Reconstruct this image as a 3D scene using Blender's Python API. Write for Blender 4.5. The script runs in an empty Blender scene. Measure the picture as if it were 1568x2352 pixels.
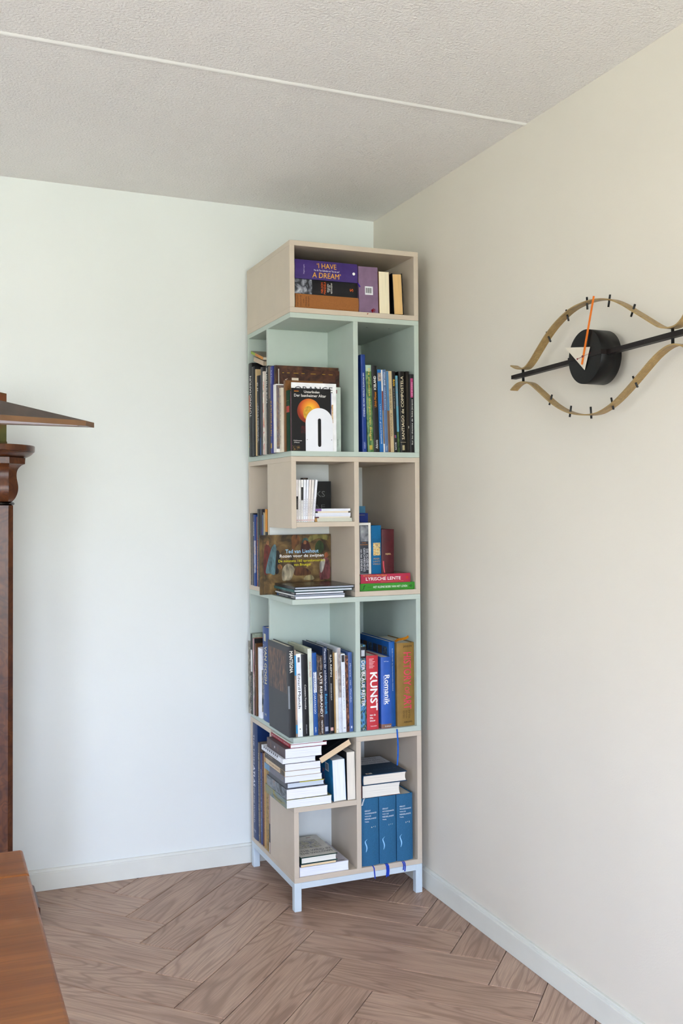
import bpy, bmesh, math, random
from mathutils import Matrix, Vector
random.seed(7)
sc = bpy.context.scene
COL = sc.collection
R = math.radians

# ------------------------------------------------------------------ camera
CAM = dict(f=2299.38, yaw=22.4168, pitch=-0.1838, roll=0.1742, loc=(-1.7128, -3.8121, 1.403))
def make_camera():
    cd = bpy.data.cameras.new('camera'); co = bpy.data.objects.new('camera', cd); COL.objects.link(co)
    cd.sensor_fit = 'VERTICAL'; cd.sensor_height = 36.0; cd.sensor_width = 24.0
    cd.lens = CAM['f'] / 2352 * 36.0; cd.clip_start = 0.05; cd.clip_end = 200
    y, p, r = R(CAM['yaw']), R(CAM['pitch']), R(CAM['roll'])
    F = Vector((math.sin(y) * math.cos(p), math.cos(y) * math.cos(p), math.sin(p)))
    Rt = Vector((math.cos(y), -math.sin(y), 0)); U = Rt.cross(F)
    R2 = Rt * math.cos(r) + U * math.sin(r); U2 = -Rt * math.sin(r) + U * math.cos(r)
    m = Matrix((R2, U2, -F)).transposed().to_4x4(); m.translation = CAM['loc']
    co.matrix_world = m
    sc.camera = co
make_camera()

# ------------------------------------------------------------------ light and exposure
vs = sc.view_settings
vs.view_transform = 'Standard'; vs.look = 'None'; vs.exposure = -0.05; vs.gamma = 1.0; vs.use_curve_mapping = False
SKY_POWER = 11.6
RX0, RX1, RY0, RY1, RH = -4.7, 0.0, -6.6, 0.0, 2.6            # the room
WIN = (-4.2, -0.75, 0.12, 2.36)                               # garden window in the wall behind the camera
WIN2 = (-4.9, -3.2, 0.45, 2.30)                               # smaller window in the left wall
def make_world():
    w = bpy.data.worlds.new('daylight'); sc.world = w; w.use_nodes = True
    nt = w.node_tree; nt.nodes.clear()
    tc = nt.nodes.new('ShaderNodeTexCoord'); sx = nt.nodes.new('ShaderNodeSeparateXYZ')
    rp = nt.nodes.new('ShaderNodeValToRGB'); bg = nt.nodes.new('ShaderNodeBackground'); out = nt.nodes.new('ShaderNodeOutputWorld')
    mr = nt.nodes.new('ShaderNodeMapRange'); mr.inputs[1].default_value = -1; mr.inputs[2].default_value = 1
    nt.links.new(tc.outputs['Generated'], sx.inputs[0]); nt.links.new(sx.outputs['Z'], mr.inputs[0])
    nt.links.new(mr.outputs[0], rp.inputs[0]); nt.links.new(rp.outputs[0], bg.inputs[0]); nt.links.new(bg.outputs[0], out.inputs[0])
    e = rp.color_ramp.elements
    e[0].position = 0.49; e[0].color = (0.62, 0.62, 0.58, 1)
    e[1].position = 0.52; e[1].color = (0.78, 0.87, 1.04, 1)
    k = rp.color_ramp.elements.new(0.65); k.color = (1.06, 1.33, 1.98, 1)
    bg.inputs[1].default_value = SKY_POWER
make_world()
def portal(loc, rot, sx, sy):
    pl = bpy.data.lights.new('window_portal', 'AREA'); pl.shape = 'RECTANGLE'; pl.size = sx; pl.size_y = sy; pl.cycles.is_portal = True
    po = bpy.data.objects.new('window_portal', pl); COL.objects.link(po); po.location = loc; po.rotation_euler = rot
portal(((WIN[0] + WIN[1]) / 2, RY0 - 0.02, (WIN[2] + WIN[3]) / 2), (R(90), 0, 0), WIN[1] - WIN[0], WIN[3] - WIN[2])
portal((RX0 - 0.02, (WIN2[0] + WIN2[1]) / 2, (WIN2[2] + WIN2[3]) / 2), (0, R(-90), 0), WIN2[3] - WIN2[2], WIN2[1] - WIN2[0])
sl = bpy.data.lights.new('sun', 'SUN'); sl.energy = 32.0; sl.angle = R(1.0); sl.color = (1.0, 0.98, 0.94)
so = bpy.data.objects.new('sun', sl); COL.objects.link(so); so.rotation_euler = (0, R(42), 0)   # from the right, over the roof
sc.cycles.max_bounces = 5; sc.cycles.diffuse_bounces = 4; sc.cycles.glossy_bounces = 2; sc.cycles.transmission_bounces = 0; sc.cycles.transparent_max_bounces = 2
sc.cycles.use_adaptive_sampling = True; sc.cycles.adaptive_threshold = 0.12; sc.cycles.adaptive_min_samples = 16

# ------------------------------------------------------------------ materials
def lin(c):
    if isinstance(c, str):
        c = c.lstrip('#'); c = tuple(int(c[i:i + 2], 16) / 255 for i in (0, 2, 4))
    return tuple((x / 12.92 if x <= 0.04045 else ((x + 0.055) / 1.055) ** 2.4) for x in c)
MATS = {}
def base_mat(name, rough=0.5, spec=0.4):
    m = bpy.data.materials.new(name); m.use_nodes = True
    nt = m.node_tree; b = nt.nodes['Principled BSDF']
    b.inputs['Roughness'].default_value = rough; b.inputs['Specular IOR Level'].default_value = spec
    return m, nt, b
def N(nt, typ, **kw):
    n = nt.nodes.new(typ)
    for k, v in kw.items():
        if k.startswith('i_'):
            n.inputs[int(k[2:])].default_value = v
        else:
            setattr(n, k, v)
    return n
def L(nt, a, b): nt.links.new(a, b)
def objcoord(nt, scale=(1, 1, 1), rnd=False):
    tc = N(nt, 'ShaderNodeTexCoord'); mp = N(nt, 'ShaderNodeMapping'); mp.inputs['Scale'].default_value = scale
    L(nt, tc.outputs['Object'], mp.inputs[0])
    if not rnd: return mp.outputs[0]
    oi = N(nt, 'ShaderNodeObjectInfo'); m = N(nt, 'ShaderNodeMath', operation='MULTIPLY'); m.inputs[1].default_value = 37.0
    L(nt, oi.outputs['Random'], m.inputs[0])
    ad = N(nt, 'ShaderNodeVectorMath', operation='ADD'); L(nt, mp.outputs[0], ad.inputs[0]); L(nt, m.outputs[0], ad.inputs[1])
    return ad.outputs[0]
def ramp(nt, fac, stops, interp='LINEAR'):
    r = N(nt, 'ShaderNodeValToRGB'); cr = r.color_ramp; cr.interpolation = interp
    while len(cr.elements) < len(stops): cr.elements.new(0.5)
    for e, (p, c) in zip(cr.elements, stops):
        e.position = p; e.color = (*lin(c), 1)
    L(nt, fac, r.inputs[0]); return r.outputs[0]
def scalec(c, k): return tuple(max(0, min(1, x * k)) for x in c)
def hexs(c):
    c = c.lstrip('#'); return tuple(int(c[i:i + 2], 16) / 255 for i in (0, 2, 4))
def plain(hexc, rough=0.45, var=0.05, scale=35, spec=0.35, kind='cover'):
    """painted / printed surface with slight tonal variation"""
    key = (hexc, rough, var, scale, spec, kind)
    if key in MATS: return MATS[key]
    m, nt, b = base_mat(kind + '_' + hexc.lstrip('#'), rough, spec)
    co = objcoord(nt, (1, 1, 1)); n = N(nt, 'ShaderNodeTexNoise'); n.inputs['Scale'].default_value = scale; n.inputs['Detail'].default_value = 3
    L(nt, co, n.inputs['Vector'])
    c = hexs(hexc)
    if kind == 'cover': c = scalec(c, 0.86 + 0.14 * min(c))          # printed board is a little deeper than the swatch
    L(nt, ramp(nt, n.outputs['Fac'], [(0.3, scalec(c, 1 - var)), (0.7, scalec(c, 1 + var))]), b.inputs['Base Color'])
    MATS[key] = m; return m
def ink(hexc):
    return plain(hexc, 0.5, 0.02, 60, 0.3, 'ink')
def picture(name, stops, scale=(30, 30, 30), distort=1.2, rough=0.4, detail=5):
    """printed picture: a loose mottled image in the picture's colours"""
    key = ('pic', name)
    if key in MATS: return MATS[key]
    m, nt, b = base_mat('print_' + name, rough, 0.4)
    co = objcoord(nt, scale); n = N(nt, 'ShaderNodeTexNoise'); n.inputs['Scale'].default_value = 1.0
    n.inputs['Detail'].default_value = detail; n.inputs['Distortion'].default_value = distort; L(nt, co, n.inputs['Vector'])
    k = len(stops)
    L(nt, ramp(nt, n.outputs['Fac'], [(0.30 + 0.40 * i / (k - 1), c) for i, c in enumerate(stops)]), b.inputs['Base Color'])
    MATS[key] = m; return m
def paper(hexc):
    key = ('paper', hexc)
    if key in MATS: return MATS[key]
    m, nt, b = base_mat('paper_' + hexc.lstrip('#'), 0.85, 0.1)
    co = objcoord(nt, (900, 6, 6)); n = N(nt, 'ShaderNodeTexNoise'); n.inputs['Scale'].default_value = 1; n.inputs['Detail'].default_value = 2
    L(nt, co, n.inputs['Vector'])
    c = hexs(hexc)
    L(nt, ramp(nt, n.outputs['Fac'], [(0.32, scalec(c, 0.91)), (0.55, c)]), b.inputs['Base Color'])
    bp = N(nt, 'ShaderNodeBump'); bp.inputs['Strength'].default_value = 0.25; bp.inputs['Distance'].default_value = 0.0006
    L(nt, n.outputs['Fac'], bp.inputs['Height']); L(nt, bp.outputs[0], b.inputs['Normal'])
    MATS[key] = m; return m
def cloth(hexc):
    key = ('cloth', hexc)
    if key in MATS: return MATS[key]
    m, nt, b = base_mat('bookcloth_' + hexc.lstrip('#'), 0.75, 0.25)
    co = objcoord(nt, (1, 1, 1)); n = N(nt, 'ShaderNodeTexNoise'); n.inputs['Scale'].default_value = 420; n.inputs['Detail'].default_value = 2
    L(nt, co, n.inputs['Vector']); c = hexs(hexc)
    L(nt, ramp(nt, n.outputs['Fac'], [(0.3, scalec(c, 0.93)), (0.7, scalec(c, 1.05))]), b.inputs['Base Color'])
    bp = N(nt, 'ShaderNodeBump'); bp.inputs['Strength'].default_value = 0.15; bp.inputs['Distance'].default_value = 0.0005
    L(nt, n.outputs['Fac'], bp.inputs['Height']); L(nt, bp.outputs[0], b.inputs['Normal'])
    MATS[key] = m; return m
def wall_mat(name, hexc, scale, strength, dist, var=0.012, rough=0.85, stretch=(1, 1, 1)):
    m, nt, b = base_mat(name, rough, 0.2)
    co = objcoord(nt, stretch)
    n = N(nt, 'ShaderNodeTexNoise'); n.inputs['Scale'].default_value = scale; n.inputs['Detail'].default_value = 2; L(nt, co, n.inputs['Vector'])
    n2 = N(nt, 'ShaderNodeTexNoise'); n2.inputs['Scale'].default_value = 1.3; n2.inputs['Detail'].default_value = 2; L(nt, co, n2.inputs['Vector'])
    c = hexs(hexc)
    L(nt, ramp(nt, n2.outputs['Fac'], [(0.3, scalec(c, 1 - var)), (0.7, scalec(c, 1 + var))]), b.inputs['Base Color'])
    bp = N(nt, 'ShaderNodeBump'); bp.inputs['Strength'].default_value = strength; bp.inputs['Distance'].default_value = dist
    L(nt, n.outputs['Fac'], bp.inputs['Height']); L(nt, bp.outputs[0], b.inputs['Normal'])
    return m
M_WALLB = wall_mat('white_wall_paint', '#e7eae5', 160, 0.06, 0.002)
M_WALLR = wall_mat('warm_bounce_wall_paint', '#e1dacc', 190, 0.14, 0.002)  # right wall: warm bounce light on white paint, put into the base colour
M_CEIL = wall_mat('stippled_ceiling_paint', '#f3f1ed', 130, 0.75, 0.006)
M_TRIM = plain('#e0e0d6', 0.4, 0.012, 8, 0.4, 'trim_paint')
M_SEAM = plain('#f1f1ec', 0.6, 0.01, 8, 0.3, 'filler')
def wood_mat(name, dark, mid, light, contour=26, sx=1.1, sy=7.0, fibre=(6, 260, 260), rough=0.4, spec=0.4, rnd=True, bump=0.12, line=0.55, sharp=2.2, detail=1.5):
    """oak-like grain: contour lines of a stretched noise field plus fine fibres; x is the grain direction"""
    m, nt, b = base_mat(name, rough, spec)
    co = objcoord(nt, (sx, sy, sy), rnd)
    n = N(nt, 'ShaderNodeTexNoise'); n.inputs['Scale'].default_value = 1.0; n.inputs['Detail'].default_value = detail; n.inputs['Distortion'].default_value = 0.35; L(nt, co, n.inputs['Vector'])
    k = N(nt, 'ShaderNodeMath', operation='MULTIPLY'); k.inputs[1].default_value = contour * 6.28; L(nt, n.outputs['Fac'], k.inputs[0])
    s = N(nt, 'ShaderNodeMath', operation='SINE'); L(nt, k.outputs[0], s.inputs[0])
    mr = N(nt, 'ShaderNodeMapRange'); mr.inputs[1].default_value = -1; mr.inputs[2].default_value = 1; L(nt, s.outputs[0], mr.inputs[0])
    pw = N(nt, 'ShaderNodeMath', operation='POWER'); pw.inputs[1].default_value = sharp; L(nt, mr.outputs[0], pw.inputs[0])
    cf = objcoord(nt, fibre, rnd); nf = N(nt, 'ShaderNodeTexNoise'); nf.inputs['Scale'].default_value = 1; nf.inputs['Detail'].default_value = 3; L(nt, cf, nf.inputs['Vector'])
    cm = objcoord(nt, (sx * 1.5, sy * 0.8, sy), rnd); nm = N(nt, 'ShaderNodeTexNoise'); nm.inputs['Scale'].default_value = 1.7; L(nt, cm, nm.inputs['Vector'])
    mul = N(nt, 'ShaderNodeMath', operation='MULTIPLY'); L(nt, pw.outputs[0], mul.inputs[0]); mul.inputs[1].default_value = line
    mul2 = N(nt, 'ShaderNodeMath', operation='MULTIPLY'); L(nt, mul.outputs[0], mul2.inputs[0]); L(nt, nf.outputs['Fac'], mul2.inputs[1])
    base = ramp(nt, nm.outputs['Fac'], [(0.3, mid), (0.7, light)])
    mx = N(nt, 'ShaderNodeMix', data_type='RGBA'); L(nt, mul2.outputs[0], mx.inputs[0]); L(nt, base, mx.inputs[6]); mx.inputs[7].default_value = (*lin(dark), 1)
    fib = ramp(nt, nf.outputs['Fac'], [(0.3, '#d8d8d8'), (0.65, '#ffffff')])
    m2 = N(nt, 'ShaderNodeMix', data_type='RGBA', blend_type='MULTIPLY'); m2.inputs[0].default_value = 1.0; L(nt, mx.outputs[2], m2.inputs[6]); L(nt, fib, m2.inputs[7])
    outc = m2.outputs[2]
    if rnd:
        oi = N(nt, 'ShaderNodeObjectInfo'); tn = ramp(nt, oi.outputs['Random'], [(0.0, '#efebe9'), (1.0, '#ffffff')])
        m3 = N(nt, 'ShaderNodeMix', data_type='RGBA', blend_type='MULTIPLY'); m3.inputs[0].default_value = 1.0; L(nt, outc, m3.inputs[6]); L(nt, tn, m3.inputs[7]); outc = m3.outputs[2]
    L(nt, outc, b.inputs['Base Color'])
    bp = N(nt, 'ShaderNodeBump'); bp.inputs['Strength'].default_value = bump; bp.inputs['Distance'].default_value = 0.001
    L(nt, nf.outputs['Fac'], bp.inputs['Height']); L(nt, bp.outputs[0], b.inputs['Normal'])
    return m
M_OAK = wood_mat('greige_oak', '#80614f', '#bd9c87', '#ceaf99', contour=17, sx=1.0, sy=7.0, rough=0.42, spec=0.35, line=0.80, sharp=4.0, detail=2.2, fibre=(9, 330, 330))
M_OAKBASE = plain('#5b4638', 0.8, 0.05, 10, 0.1, 'subfloor')
M_TABLE = wood_mat('cherry_table_wood', '#5e3013', '#864a1e', '#985a26', contour=5, sx=0.9, sy=9.0, fibre=(8, 160, 160), rough=0.33, spec=0.4, rnd=False, line=0.7)
M_COLUMN = wood_mat('dark_walnut', '#2a130a', '#502916', '#6f3f20', contour=9, sx=14.0, sy=14.0, fibre=(300, 300, 14), rough=0.28, spec=0.5, rnd=False, line=0.8)
M_BEIGE = plain('#cabca9', 0.5, 0.01, 12, 0.35, 'beige_laminate')
M_MINT = plain('#b9c5ba', 0.5, 0.01, 12, 0.35, 'mint_laminate')
M_OFFW = plain('#dfe2dd', 0.5, 0.01, 12, 0.35, 'offwhite_laminate')
M_STEEL = plain('#ccd8de', 0.4, 0.01, 12, 0.4, 'pale_blue_steel')
M_BLACK = plain('#131313', 0.35, 0.05, 20, 0.45, 'black_lacquer')

# ------------------------------------------------------------------ mesh helpers
def link(o, parent=None):
    COL.objects.link(o)
    if parent is not None: o.parent = parent
    return o
def mesh_obj(name, verts, faces, mat, parent=None, smooth=False):
    me = bpy.data.meshes.new(name); me.from_pydata([tuple(v) for v in verts], [], faces); me.update()
    if mat is not None: me.materials.append(mat)
    if smooth:
        for p in me.polygons: p.use_smooth = True
    return link(bpy.data.objects.new(name, me), parent)
def box_vf(x0, x1, y0, y1, z0, z1):
    v = [(x0, y0, z0), (x1, y0, z0), (x1, y1, z0), (x0, y1, z0), (x0, y0, z1), (x1, y0, z1), (x1, y1, z1), (x0, y1, z1)]
    f = [(0, 3, 2, 1), (4, 5, 6, 7), (0, 1, 5, 4), (1, 2, 6, 5), (2, 3, 7, 6), (3, 0, 4, 7)]
    return v, f
def box(name, x0, x1, y0, y1, z0, z1, mat, parent=None, bevel=0.0, seg=1):
    v, f = box_vf(x0, x1, y0, y1, z0, z1)
    o = mesh_obj(name, v, f, mat, parent)
    if bevel > 0:
        bm = bmesh.new(); bm.from_mesh(o.data)
        bmesh.ops.bevel(bm, geom=bm.edges[:], offset=bevel, segments=seg, affect='EDGES', profile=0.5)
        bm.to_mesh(o.data); bm.free()
    return o
def extrude_poly(poly, axis_fn):
    """poly: list of 2D points; axis_fn(p, k) gives the 3D point for k = 0 / 1"""
    n = len(poly); v = [axis_fn(p, 0) for p in poly] + [axis_fn(p, 1) for p in poly]
    f = [tuple(range(n - 1, -1, -1)), tuple(range(n, 2 * n))] + [(i, (i + 1) % n, n + (i + 1) % n, n + i) for i in range(n)]
    return v, f
def tube_vf(pts, r, n=8):
    pts = [Vector(p) for p in pts]; v = []; f = []
    for i, p in enumerate(pts):
        d = (pts[min(i + 1, len(pts) - 1)] - pts[max(i - 1, 0)]).normalized()
        a = d.orthogonal().normalized() if i == 0 else (prev - d * prev.dot(d)).normalized()
        prev = a; b = d.cross(a)
        for k in range(n):
            t = 2 * math.pi * k / n; v.append(p + (a * math.cos(t) + b * math.sin(t)) * r)
    for i in range(len(pts) - 1):
        for k in range(n):
            f.append((i * n + k, i * n + (k + 1) % n, (i + 1) * n + (k + 1) % n, (i + 1) * n + k))
    f.append(tuple(range(n - 1, -1, -1))); f.append(tuple(range((len(pts) - 1) * n, len(pts) * n)))
    return v, f
def tube(name, pts, r, mat, parent=None, n=8):
    v, f = tube_vf(pts, r, n); return mesh_obj(name, v, f, mat, parent, smooth=n > 6)
def strap(name, pts, width, mat, parent=None, wdir=(1, 0, 0), th=0.0006):
    """flat ribbon along pts"""
    w = Vector(wdir).normalized(); v = []; f = []
    pts = [Vector(p) for p in pts]
    for i, p in enumerate(pts):
        d = (pts[min(i + 1, len(pts) - 1)] - pts[max(i - 1, 0)]).normalized(); nrm = d.cross(w).normalized()
        for s, q in ((-1, -1), (1, -1), (1, 1), (-1, 1)): v.append(p + w * (width / 2 * s) + nrm * (th / 2 * q))
    for i in range(len(pts) - 1):
        for k in range(4): f.append((4 * i + k, 4 * i + (k + 1) % 4, 4 * i + 4 + (k + 1) % 4, 4 * i + 4 + k))
    f.append((3, 2, 1, 0)); m = 4 * (len(pts) - 1); f.append((m, m + 1, m + 2, m + 3))
    return mesh_obj(name, v, f, mat, parent)
def empty(name, mat4):
    o = bpy.data.objects.new(name, None); COL.objects.link(o); o.empty_display_size = 0.05; o.matrix_world = mat4; return o
def tag(o, label=None, cat=None, group=None, kind=None):
    if label: o['label'] = label
    if cat: o['category'] = cat
    if group: o['group'] = group
    if kind: o['kind'] = kind
    return o
def T(x, y, z): return Matrix.Translation((x, y, z))
def RX(a): return Matrix.Rotation(R(a), 4, 'X')
def RY(a): return Matrix.Rotation(R(a), 4, 'Y')
def RZ(a): return Matrix.Rotation(R(a), 4, 'Z')

# ------------------------------------------------------------------ the room
def structure(o): return tag(o, kind='structure')
WT = 0.12
structure(box('wall_back', RX0 - WT, RX1 + WT, 0.0, WT, 0, RH, M_WALLB))
structure(box('wall_right', 0.0, WT, RY0 - WT, 0.0, 0, RH, M_WALLR))
def left_wall():
    v = []; f = []
    for b in ((RY0 - WT, WIN2[0], 0, RH), (WIN2[1], 0.0, 0, RH), (WIN2[0], WIN2[1], 0, WIN2[2]), (WIN2[0], WIN2[1], WIN2[3], RH)):
        bv, bf = box_vf(RX0 - WT, RX0, b[0], b[1], b[2], b[3]); k = len(v); v += bv; f += [tuple(i + k for i in q) for q in bf]
    structure(mesh_obj('wall_left', v, f, M_WALLB))
    w = empty('window_2', T(RX0 - 0.06, (WIN2[0] + WIN2[1]) / 2, WIN2[2])); structure(w)
    hw = (WIN2[1] - WIN2[0]) / 2; hh = WIN2[3] - WIN2[2]
    for y in (-hw, hw - 0.06): box('frame_post', -0.03, 0.03, y, y + 0.06, 0, hh, M_TRIM, w, 0.003)
    for z in (0, hh - 0.06): box('frame_rail', -0.028, 0.028, -hw, hw, z, z + 0.06, M_TRIM, w, 0.003)
left_wall()
def rear_wall():
    v = []; f = []
    for b in ((RX0, WIN[0], 0, RH), (WIN[1], RX1, 0, RH), (WIN[0], WIN[1], 0, WIN[2]), (WIN[0], WIN[1], WIN[3], RH)):
        bv, bf = box_vf(b[0], b[1], RY0 - WT, RY0, b[2], b[3]); k = len(v); v += bv; f += [tuple(i + k for i in q) for q in bf]
    structure(mesh_obj('wall_rear', v, f, M_WALLB))
    w = empty('window_1', T((WIN[0] + WIN[1]) / 2, RY0 - 0.06, WIN[2])); structure(w)
    hw = (WIN[1] - WIN[0]) / 2; hh = WIN[3] - WIN[2]
    for x in (-hw, -hw / 3 - 0.03, hw / 3 - 0.03, hw - 0.06): box('frame_post', x, x + 0.06, -0.03, 0.03, 0, hh, M_TRIM, w, 0.003)
    for z in (0, hh - 0.06): box('frame_rail', -hw, hw, -0.028, 0.028, z, z + 0.06, M_TRIM, w, 0.003)
rear_wall()
structure(box('ceiling', RX0 - WT, RX1 + WT, RY0 - WT, WT, RH, RH + 0.1, M_CEIL))
# filled joint between two ceiling slabs, a slightly domed smooth bead
def ceiling_seam():
    n = 6; poly = [(-0.011 + 0.022 * i / n, -0.004 * math.sin(math.pi * i / n)) for i in range(n + 1)] + [(0.011, 0.002), (-0.011, 0.002)]
    v, f = extrude_poly(poly, lambda p, k: (RX0 if k == 0 else RX1, -1.147 + p[0], RH + p[1]))
    structure(mesh_obj('trim_1', v, f, M_SEAM))
ceiling_seam()
def baseboard(name, fn, l0, l1):
    prof = [(0, 0), (0.0150, 0), (0.0150, 0.064), (0.0138, 0.0660), (0.0100, 0.0672), (0.0092, 0.0735), (0.0075, 0.0761), (0, 0.0761)]
    v, f = extrude_poly(prof, lambda p, k: fn(p, l0 if k == 0 else l1))
    structure(mesh_obj(name, v, f, M_TRIM))
baseboard('baseboard_back', lambda p, s: (s, -p[0], p[1] + 0.0008), RX0, RX1)
baseboard('baseboard_right', lambda p, s: (-p[0], s, p[1] + 0.0008), RY0, 0.0)

# herringbone oak floor: every plank is its own piece, clipped at the walls
def clip(poly, ax, val, keep_less):
    out = []
    for i, p in enumerate(poly):
        q = poly[(i + 1) % len(poly)]
        ip = (p[ax] <= val) == keep_less or p[ax] == val; iq = (q[ax] <= val) == keep_less or q[ax] == val
        if ip: out.append(p)
        if ip != iq:
            t = (val - p[ax]) / (q[ax] - p[ax]); out.append((p[0] + t * (q[0] - p[0]), p[1] + t * (q[1] - p[1])))
    return out
def plank_vf(poly, gap=0.0009, bev=0.0024, th=0.010):
    """poly in plank-local coords; top edge bevelled"""
    def inset(pl, d):
        n = len(pl); res = []
        for i in range(n):
            a, b, c = Vector(pl[i - 1]), Vector(pl[i]), Vector(pl[(i + 1) % n])
            e1 = (b - a).normalized(); e2 = (c - b).normalized()
            n1 = Vector((-e1.y, e1.x)); n2 = Vector((-e2.y, e2.x)); k = n1 + n2
            k = k / max(0.2, k.dot(n1)) if k.length > 1e-6 else n1
            res.append((b.x + k.x * d, b.y + k.y * d))
        return res
    o = inset(poly, gap); i2 = inset(poly, gap + bev); n = len(poly)
    v = [(p[0], p[1], -th) for p in o] + [(p[0], p[1], -bev * 0.8) for p in o] + [(p[0], p[1], 0) for p in i2]
    f = [tuple(range(n - 1, -1, -1))]
    for r in (0, n): f += [(r + i, r + (i + 1) % n, r + n + (i + 1) % n, r + n + i) for i in range(n)]
    f.append(tuple(range(2 * n, 3 * n))); return v, f
def make_floor():
    fl = structure(box('floor', RX0 - WT, RX1 + WT, RY0 - WT, WT, -0.10, -0.0095, M_OAKBASE))
    W_, L_ = 0.1608, 0.626; s = math.sqrt(0.5)
    phi = R(0.9); cx, cy = -0.63, -0.9
    def rot(p): x, y = p[0] - cx, p[1] - cy; return (cx + x * math.cos(phi) - y * math.sin(phi), cy + x * math.sin(phi) + y * math.cos(phi))
    X0, X1, Y0, Y1 = -3.3, -0.001, -4.7, -0.001
    shared = {}
    for col in range(-4, 5):
        for k in range(-12, 32):
            px = -1.0755 + col * 0.8854; py = -0.3500 - 0.2274 * k
            A = ((px, py), (s, s), (s, -s))                       # start corner, length direction, width direction
            Q = (px + W_ * s, py - W_ * s); B = (Q, (-s, s), (-s, -s))
            for (c, ld, wd) in (A, B):
                pts = [rot(c), rot((c[0] + ld[0] * L_, c[1] + ld[1] * L_)), rot((c[0] + ld[0] * L_ + wd[0] * W_, c[1] + ld[1] * L_ + wd[1] * W_)), rot((c[0] + wd[0] * W_, c[1] + wd[1] * W_))]
                poly = list(pts)
                for ax, val, kl in ((0, X1, True), (0, X0, False), (1, Y1, True), (1, Y0, False)):
                    if poly: poly = clip(poly, ax, val, kl)
                if len(poly) < 3: continue
                area = 0.5 * sum(poly[i - 1][0] * poly[i][1] - poly[i][0] * poly[i - 1][1] for i in range(len(poly)))
                if abs(area) < 0.0008: continue
                o0 = Vector(pts[0]); d = (Vector(pts[1]) - o0).normalized(); ang = math.atan2(d.y, d.x)
                loc = []
                for p in poly:
                    q = Vector(p) - o0; loc.append((q.x * math.cos(ang) + q.y * math.sin(ang), -q.x * math.sin(ang) + q.y * math.cos(ang)))
                if area < 0: loc = loc[::-1]
                full = abs(abs(area) - W_ * L_) < 1e-5
                key = ('A' if ld[0] > 0 else 'B')
                if full and key in shared:
                    o = link(bpy.data.objects.new('plank', shared[key]), fl)
                else:
                    v, f = plank_vf(loc); o = mesh_obj('plank', v, f, M_OAK, fl)
                    if full: shared[key] = o.data
                o.matrix_basis = T(o0.x, o0.y, 0) @ Matrix.Rotation(ang, 4, 'Z')
    # plain stretch of the same floor behind the camera and along the far left side
    for a in ((RX0, X0 - 0.001, RY0, RY1), (X0, RX1, RY0, Y0 - 0.001)):
        p = box('floor_field', a[0], a[1], a[2], a[3], -0.0095, 0.0, M_OAK, fl)
make_floor()
# paved garden ground around the house
tag(box('garden_ground', -24, 14, -30, 6, -0.30, -0.20, plain('#aaa58b', 0.9, 0.08, 3, 0.1, 'garden_ground')), kind='structure')

# ------------------------------------------------------------------ lettering (flat print laid on a surface)
TEXT_JOBS = []
def text_on(parent, txt, face, ca, cb, length, height, rot, col, name='lettering', bold=0.0, offset=0.0003):
    TEXT_JOBS.append((parent, txt, face, ca, cb, length, height, rot, col, name, bold, offset))
def flush_text():
    cache = {}; objs = {}
    for j in TEXT_JOBS:
        k = j[1]
        if k in objs: continue
        cu = bpy.data.curves.new('t', 'FONT'); cu.body = j[1]; cu.resolution_u = 2; cu.dimensions = '2D'; cu.fill_mode = 'FRONT'; cu.align_x = 'CENTER'
        o = bpy.data.objects.new('t', cu); COL.objects.link(o); objs[k] = o
    dg = bpy.context.evaluated_depsgraph_get(); dg.update()
    for k, o in objs.items():
        me = o.evaluated_get(dg).to_mesh()
        vs_ = [tuple(v.co) for v in me.vertices]; fs_ = [tuple(p.vertices) for p in me.polygons]
        o.evaluated_get(dg).to_mesh_clear()
        if not vs_: cache[k] = None; continue
        x0 = min(v[0] for v in vs_); x1 = max(v[0] for v in vs_); y0 = min(v[1] for v in vs_); y1 = max(v[1] for v in vs_)
        cache[k] = ([((v[0] - x0) / (x1 - x0) - 0.5, (v[1] - y0) / max(1e-6, y1 - y0) - 0.5) for v in vs_], fs_)
    for o in objs.values():
        cu = o.data; bpy.data.objects.remove(o); bpy.data.curves.remove(cu)
    for (parent, txt, face, ca, cb, length, height, rot, col, name, bold, offset) in TEXT_JOBS:
        g = cache[txt]
        if g is None: continue
        c, s = math.cos(R(rot)), math.sin(R(rot))
        vv = []; ff = []; dl = 0.9 * bold * height                      # heavier weights: the same print struck with a tiny shift
        for lay, (sx_, sy_) in enumerate(((0, 0),) if bold <= 0 else ((dl, 0), (-dl, 0), (0, dl), (0, -dl))):
            flat = []
            for (x, y) in g[0]:
                x = x * (length - 2 * dl * (bold > 0)) + sx_; y = y * (height - 2 * dl * (bold > 0)) + sy_
                flat.append((ca + x * c - y * s, cb + x * s + y * c))
            faces = g[1]
            cuts = getattr(face, 'cuts', None)
            if cuts and max(p[0] for p in flat) - min(p[0] for p in flat) > 0.2 * cuts[-1]:     # follow a rounded spine
                bm = bmesh.new(); bv = [bm.verts.new((p[0], p[1], 0)) for p in flat]
                for p in faces:
                    try: bm.faces.new([bv[i] for i in p])
                    except ValueError: pass
                for q in cuts: bmesh.ops.bisect_plane(bm, geom=bm.verts[:] + bm.edges[:] + bm.faces[:], plane_co=(q, 0, 0), plane_no=(1, 0, 0), dist=1e-7)
                bm.verts.index_update(); flat = [(w.co.x, w.co.y) for w in bm.verts]; faces = [tuple(w.index for w in p.verts) for p in bm.faces]; bm.free()
            k0 = len(vv); vv += [face(p[0], p[1], offset + 0.0001 * lay) for p in flat]
            ff += [tuple(i + k0 for i in p) for p in faces]
        mesh_obj(name, vv, ff, ink(col), parent)

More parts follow.
